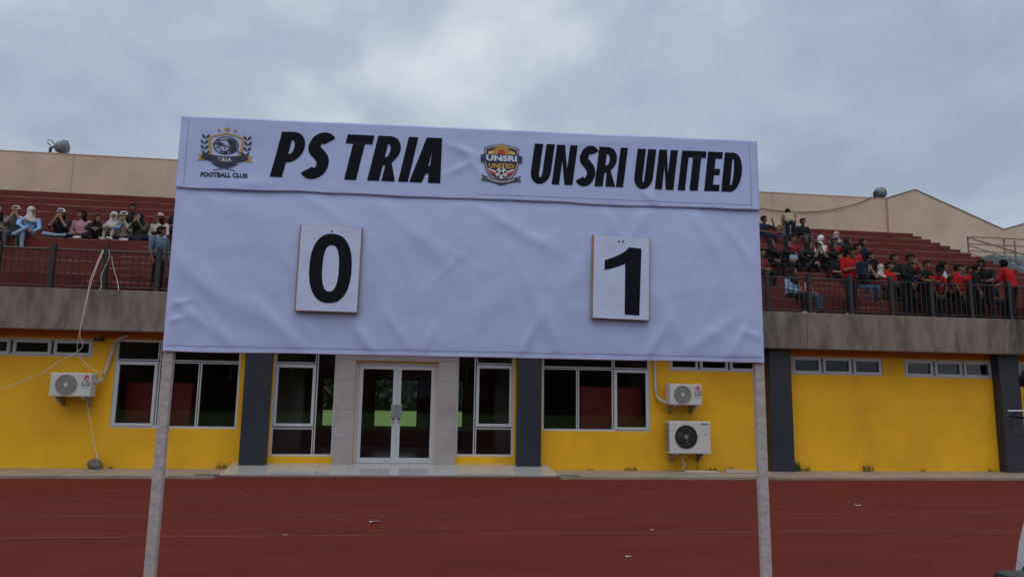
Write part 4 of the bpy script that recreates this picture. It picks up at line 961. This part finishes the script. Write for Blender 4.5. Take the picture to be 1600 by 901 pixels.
# middle rows
P('person in dark red top half hidden by the scoreboard edge', seat(2, 9.42), 'sit_lap', (.16, .03, .04), BLK, [(LH, None)], 20, .9, 'long')
P('person all in black with a black headscarf next to the scoreboard', seat(3, 10.20), 'sit_lap', BLK, BLK, [(HJ, BLK)], 20, .97, 'long')
P('person in black headscarf with a pale blue bag on the lap', seat(3, 10.66), 'sit_lap', BLK, BLK, [(HJ, BLK)], 10, .95, 'long', WHT, extra=bag(.02, .02, .30, (.22, .10, .16), (.26, .34, .44)))
P('person in dark red jacket seated behind two black headscarves', seat(4, 11.34), 'sit_lap', (.20, .02, .03), BLK, [(SH, None)], 15, .9, 'long')
P('person in black headscarf and black tee holding a white paper', seat(3, 11.19), 'sit_over', BLK, BLK, [(HJ, BLK)], 5, .95, 'long', extra=bag(.03, .10, .40, (.14, .05, .06), WHT))
P('person in plain black tee sitting with knees apart near the aisle', seat(3, 11.50), 'sit_face', BLK, BLK, [(SH, None)], -10, .93, skin=SKIN2)
P('person in white hoodie with the hood up', seat(4, 12.30), 'sit_lap', WHT, GRY, [(HD, WHT)], 20, .93, 'long')
P('person in red shirt and dark cap on the row behind the aisle', seat(4, 12.68), 'sit_lap', RED, BLK, [(SH, None), (CP, GRY)], 10, .9)
P('person in pale headscarf and grey top behind the red shirts', seat(5, 13.3), 'sit_lap', GRY, BLK, [(HJ, (.36, .32, .30))], 0, .88, 'long')
P('small person in black tee seated below the red shirts on the aisle', seat(2, 11.62), 'sit_lap', BLK, BLK, [(SH, None)], 5, .88)
P('person in black headscarf and blue striped shirt low behind the railing', seat(0, 9.3), 'sit_lap', (.24, .36, .55), BLK, [(HJ, BLK)], 30, .92, 'long', shoes=CRM)
P('child in pink shirt and blue jeans low behind the railing', seat(0, 9.66), 'sit_lap', (.36, .12, .17), DEN, [(SH, None)], 35, .70)
P('person in black headscarf alone on the row above the red shirts', seat(4, 13.15), 'sit_lap', BLK, BLK, [(HJ, BLK)], 30, .90, 'long')
P('person with dark hair in navy top on the row above the red shirts', seat(4, 13.66), 'sit_lap', NVY, BLK, [(LH, None)], 30, .90, 'long')
P('person in red shirt with yellow side seated looking along the terrace', seat(3, 12.88), 'sit_lap', RED, BLK, [(SH, None)], 35, .95)
P('person in red shirt standing on the aisle holding a navy bag', (10.42, .06, 3.62), 'stand_hold', RED, BLK, [(SH, None)], 20, .98, shoes=WHT, skin=SKIN2, extra=bag(.05, -.30, 1.10, (.26, .14, .34), NVY))
P('person in black tee and jeans bowed over behind the railing', seat(1, 11.76), 'sit_face', BLK, DEN, [(SH, None)], 5, .9)
P('person in black jacket seated looking toward the stairs', seat(2, 12.62), 'sit_lap', BLK, BLK, [(SH, None)], 40, .93, 'long')
P('small person in pale headscarf behind the railing', seat(1, 12.22), 'sit_lap', (.20, .03, .04), BLK, [(HJ, (.40, .36, .34))], 10, .82, 'long')
P('person in red shirt seated with folded hands behind the railing', seat(1, 12.50), 'sit_lap', RED, BLK, [(SH, None)], 20, .93)
P('child in red shirt crouched low behind the railing', (11.45, .28, 3.624), 'knees_up', RED, BLK, [(SH, None)], 10, .66)
P('person in black hooded jacket standing at the railing beside red shirts', (11.90, .07, 3.62), 'stand_rail', BLK, BLK, [(SH, None)], 25, .92, 'long', skin=SKIN2)
P('person in black tee with curly hair leaning on the railing', (12.36, .06, 3.62), 'stand_rail', BLK, BLK, [(SH, None)], 15, .84)
P('person in red shirt bending forward over the railing', (12.62, .08, 3.62), 'bend', RED, BLK, [(SH, None)], 0, .80, skin=SKIN2)
P('person in dark tee seated behind the one bending over', seat(1, 13.92), 'sit_lap', BLK, BLK, [(SH, None)], 10, .90)
P('person in pale blue shirt seated looking away behind the red shirts', seat(1, 14.12), 'sit_lap', (.40, .46, .58), DEN, [(SH, None)], 60, .98)
P('person in red shirt with yellow side standing at the railing in profile', (13.30, .08, 3.62), 'stand_rest', RED, BLK, [(SH, None)], 40, .80)
P('person in red shirt standing close behind another at the railing', (13.68, .16, 3.62), 'stand_rest', RED, BLK, [(SH, None)], -30, .78, skin=SKIN2)
P('person in black tee standing at the railing post with arms down', (13.78, .06, 3.62), 'stand_rest', BLK, BLK, [(SH, None)], 50, .81)
P('taller person in black tee standing beside the red shirted back', (14.05, .15, 3.62), 'stand_rail', BLK, BLK, [(SH, None)], -60, .90, skin=SKIN2)
P('person in red shirt seen from behind at the railing end', (14.70, .10, 3.62), 'stand_rail', RED, BLK, [(SH, None)], 200, .93, skin=SKIN2)
P('person in dark trousers sitting low beside the red shirted back', seat(0, 14.60), 'sit_lap', NVY, NVY, [(SH, None)], 20, .84)

P('person in black polo seated two rows above the railing near the stairs', seat(2, 13.3), 'sit_lap', BLK, BLK, [(SH, None)], 15, .92)
P('person in red shirt seated two rows up beside the black polo', seat(2, 13.75), 'sit_face', RED, BLK, [(SH, None)], 5, .9, skin=SKIN2)
P('person in dark green jacket seated behind the standing red shirts', seat(1, 14.6), 'sit_lap', OLV, BLK, [(SH, None)], 30, .92, 'long')
P('person in navy tee seated behind the railing among the red shirts', seat(1, 13.0), 'sit_lap', NVY, BLK, [(SH, None)], -15, .92)
P('person in black seated low at the railing with hands at the face', seat(0, 12.1), 'sit_face', BLK, BLK, [(SH, None)], 10, .86, skin=SKIN2)
P('person in maroon shirt seated low behind the railing', seat(0, 13.0), 'sit_lap', (.16, .015, .02), BLK, [(SH, None)], 0, .88)
P('person in black tee seated low next to the maroon shirt', seat(0, 13.5), 'knees_up', BLK, BLK, [(SH, None)], 15, .86)
P('person in black jacket with a grey cap seated on the aisle edge', seat(2, 12.1), 'sit_lap', BLK, GRY, [(SH, None), (CP, GRY)], 20, .92, 'long')
P('person in black headscarf seated below the white hoodie', seat(3, 12.05), 'sit_lap', BLK, BLK, [(HJ, BLK)], 10, .94, 'long')
P('person in red shirt standing by the end post beyond the turned back', (15.35, .08, 3.62), 'stand_rest', RED, BLK, [(SH, None)], 30, .86)

# person close to the camera beside the scoreboard post, mostly outside the frame
b_ = Body()
for s in (-1, 1): b_.leg((s*.09, .02, .80), (s*.10, -.01, .44), (s*.11, .03, .09), (s*.14, -.13, .035))
b_.torso((0, .02, .84), (0, .02, 1.13), (0, -.025, 1.265), (0, -.089, 1.40), R_(22))
b_.arm((-.175, .02, 1.21), (-.23, -.02, .98), (-.05, -.20, 1.06), (.6, -.5, .2), (0, -.2, 1), .8); b_.arm((.175, .02, 1.21), (.23, .0, .98), (.05, -.20, 1.06), (-.6, -.5, .2), (0, -.2, 1), .8)
POSES['near'] = b_.bake('body_near', voxel=.006, dec=.5)
def near_extra(b):
    hc = POSES['near'][1]
    def turn(o):
        o.data.transform(Matrix.Translation(hc) @ Matrix.Rotation(R_(22), 4, 'Z') @ Matrix.Translation(-hc)); return o
    g = MB()
    for s in (-1, 1):
        ring = [(hc.x+s*.034+.029*math.copysign(abs(math.cos(a))**.75, math.cos(a)), hc.y-.103-.0*s, hc.z+.004+.021*math.copysign(abs(math.sin(a))**.75, math.sin(a))) for a in [2*math.pi*i/24 for i in range(25)]]
        g.tube(ring, .0016, 6)
        g.tube([(hc.x+s*.063, hc.y-.101, hc.z+.016), (hc.x+s*.078, hc.y-.085, hc.z+.016), (hc.x+s*.082, hc.y+.01, hc.z+.010)], .0017, 6)
    g.tube([(hc.x-.006, hc.y-.103, hc.z+.010), (hc.x, hc.y-.105, hc.z+.013), (hc.x+.006, hc.y-.103, hc.z+.010)], .0016, 6)
    gl = turn(g.build('spectacles', mat('spectacle_black', (.012, .012, .014), .25), b, smooth=True))
    t = MB()
    for s in (-1, 1): t.tube([(hc.x+s*.034-.031, hc.y-.1035, hc.z+.0245), (hc.x+s*.034+.031, hc.y-.1035, hc.z+.0245)], .0016, 6)
    turn(t.build('metal_brow', mat('bright_metal', (.75, .75, .76), .2, metal=1), gl))
    # black vest with a red edge over the white shirt, open in front
    c = MB(); c.lathe([(.205, .80), (.200, .95), (.192, 1.08), (.150, 1.10)], (0, .02, 0), 'z', 24); 
    vs_ = c.build('vest', cloth(BLK), b, smooth=True)
    for s in (-1, 1): MB().tube([(s*.10, -.15, 1.09), (s*.12, -.02, 1.25), (s*.11, .10, 1.20), (s*.10, .16, 1.08)], .018, 8).build('vest_strap', cloth(BLK), b, smooth=True)
    cm = B(-.075, .075, -.225, -.155, 1.065, 1.15).build('camera_body', mat('camera_black', (.012, .012, .013), .35), b, bevel=.012)
    MB().lathe([(.001, -.255), (.034, -.255), (.036, -.225), (.040, -.22)], (0, 0, 1.11), 'y', 20).build('camera_lens', DARK, cm)
    MB().tube([(-.10, -.17, .98), (-.11, -.12, 1.06), (-.10, -.10, 1.10)], .012, 6).build('red_trim', mat('red_strap', (.40, .01, .03), .6), b)
P('person in black spectacles and white shirt standing close by the scoreboard', (1.247, -15.415, .004), 'near', WHT, BLK, [(SH, None)], -90, 1.0, 'long', extra=near_extra)

# ------------------------------------------------------------------ small things by the wall and on the track
def tuft(label, x, y, z, n, h, c, seed):
    r = random.Random(seed); m_ = MB()
    for i in range(n):
        a = r.uniform(0, 6.28); l = h*r.uniform(.5, 1.1); bx_, by_ = x+r.uniform(-.14, .14)*min(1, n/20), y+r.uniform(-.03, .03); lean = r.uniform(.15, .6)*l; w = r.uniform(.004, .010)
        p0 = V(bx_, by_, z); p1 = p0+V(math.cos(a)*lean*.4, math.sin(a)*lean*.25, l*.6); p2 = p0+V(math.cos(a)*lean, math.sin(a)*lean*.5, l); q = V(-math.sin(a), math.cos(a), 0)*w
        m_.add([p0-q, p0+q, p1+q*.9, p1-q*.9, p2], [(0, 1, 2, 3), (3, 2, 4)])
    tag(m_.build('weed_tuft', c), label, 'weeds', 'weeds along the wall foot')
G1 = mat('weed_green', (.05, .085, .02), .8, var=.3, scale=9); G2 = mat('weed_dry', (.14, .11, .05), .9, var=.3, scale=9)
for i, (x, n, h, g, lab) in enumerate(((8.78, 40, .26, G1, 'tall green weeds at the foot of the slate pillar'), (9.0, 24, .12, G1, 'low green weeds just past the slate pillar'), (10.55, 36, .17, G2, 'dry weed clump midway along the blank yellow wall'),
        (11.9, 12, .06, G2, 'sparse dry weeds under the second row of high windows'), (13.7, 16, .10, G2, 'dry weeds beside the far slate pillar'), (7.2, 14, .10, G1, 'small weeds by the loose metal sheet'), (6.75, 22, .08, G1, 'low weeds beside the large air conditioner'), (4.9, 24, .09, G1, 'low weeds under the window with the red cabinet'),
        (4.0, 14, .05, G2, 'sparse dry weeds under the middle window pane'), (-3.75, 26, .16, G2, 'dry weeds leaning on the slate pillar by the tiled entrance'), (-5.9, 12, .07, G1, 'small green weeds beside the rubble'))):
    tuft(lab, x, -.06, .05, n, h, g, i)
rk = MB(); rk.ell((-6.15, -.16, .13), (.15, .11, .12), 16, 10, lambda p: p*(1+.35*noise.noise(p*9))); tag(rk.build('rubble_lump', mat('grey_rubble', (.13, .115, .10), .9, var=.35, scale=14, bump=.6)), 'grey lump of rubble at the foot of the wall under the hose', 'rubble')
sh1 = MB().add([(6.9, -.55, .056), (7.75, -.75, .056), (7.85, -.3, .066), (7.05, -.12, .10), (6.9, -.55, .060), (7.75, -.75, .060), (7.85, -.3, .070), (7.05, -.12, .104)], [(0,3,2,1),(4,5,6,7),(0,1,5,4),(1,2,6,5),(2,3,7,6),(3,0,4,7)])
tag(sh1.build('metal_sheet', mat('dull_sheet', (.33, .33, .33), .5, var=.1)), 'loose pale sheet lying on the apron near the scoreboard post', 'sheet')
sh2 = MB().add([(6.0, -.42, .053), (6.75, -.5, .053), (6.72, -.40, .075), (6.05, -.30, .075), (6.0, -.42, .058), (6.75, -.5, .058), (6.72, -.40, .080), (6.05, -.30, .080)], [(0,3,2,1),(4,5,6,7),(0,1,5,4),(1,2,6,5),(2,3,7,6),(3,0,4,7)])
tag(sh2.build('plank', mat('pale_plank', (.45, .44, .42), .7, var=.1)), 'short pale plank under the large air conditioner', 'plank')
for x, lab in ((-3.30, 'dark drain grate at the wall end of the tiled platform'), (2.72, 'dark drain grate before the slate pillar')):
    dg = empty('drain_grate', lab, 'drain grate', (x+(-.45 if x < 0 else .55), -1.36, .052))
    B(-.19, .19, -.07, .07, 0, .008).build('grate_frame', DARK, dg)
    for k in range(6): B(-.16+.055*k, -.13+.055*k, -.06, .06, .008, .016).build('grate_bar', STEEL, dg)
for i, (x, y, s, lab) in enumerate(((-.36, -6.99, .075, 'crumpled white paper on the track between two lane lines'), (-1.27, -7.86, .035, 'small white scrap lying on a lane line'), (-2.37, -4.4, .03, 'tiny pale scrap on the track behind the post'), (6.8, -5.61, .06, 'flat white wrapper on the track beyond the other post'), (2.89, -7.69, .03, 'tiny white scrap on the lane line past the paper'), (2.15, -9.24, .035, 'pale scrap on the near track surface'))):
    r = random.Random(40+i); v = []
    for j in range(4):
        for k in range(4): v.append((x+(k-1.5)*s*.5+r.uniform(-.1, .1)*s, y+(j-1.5)*s*.35+r.uniform(-.1, .1)*s, .006+r.random()*s*.25))
    tag(MB().add(v, [(j*4+k, j*4+k+1, j*4+k+5, j*4+k+4) for j in range(3) for k in range(3)]).build('paper_scrap', mat('grubby_paper', (.36, .33, .31), .8)), lab, 'litter', 'litter on the track')
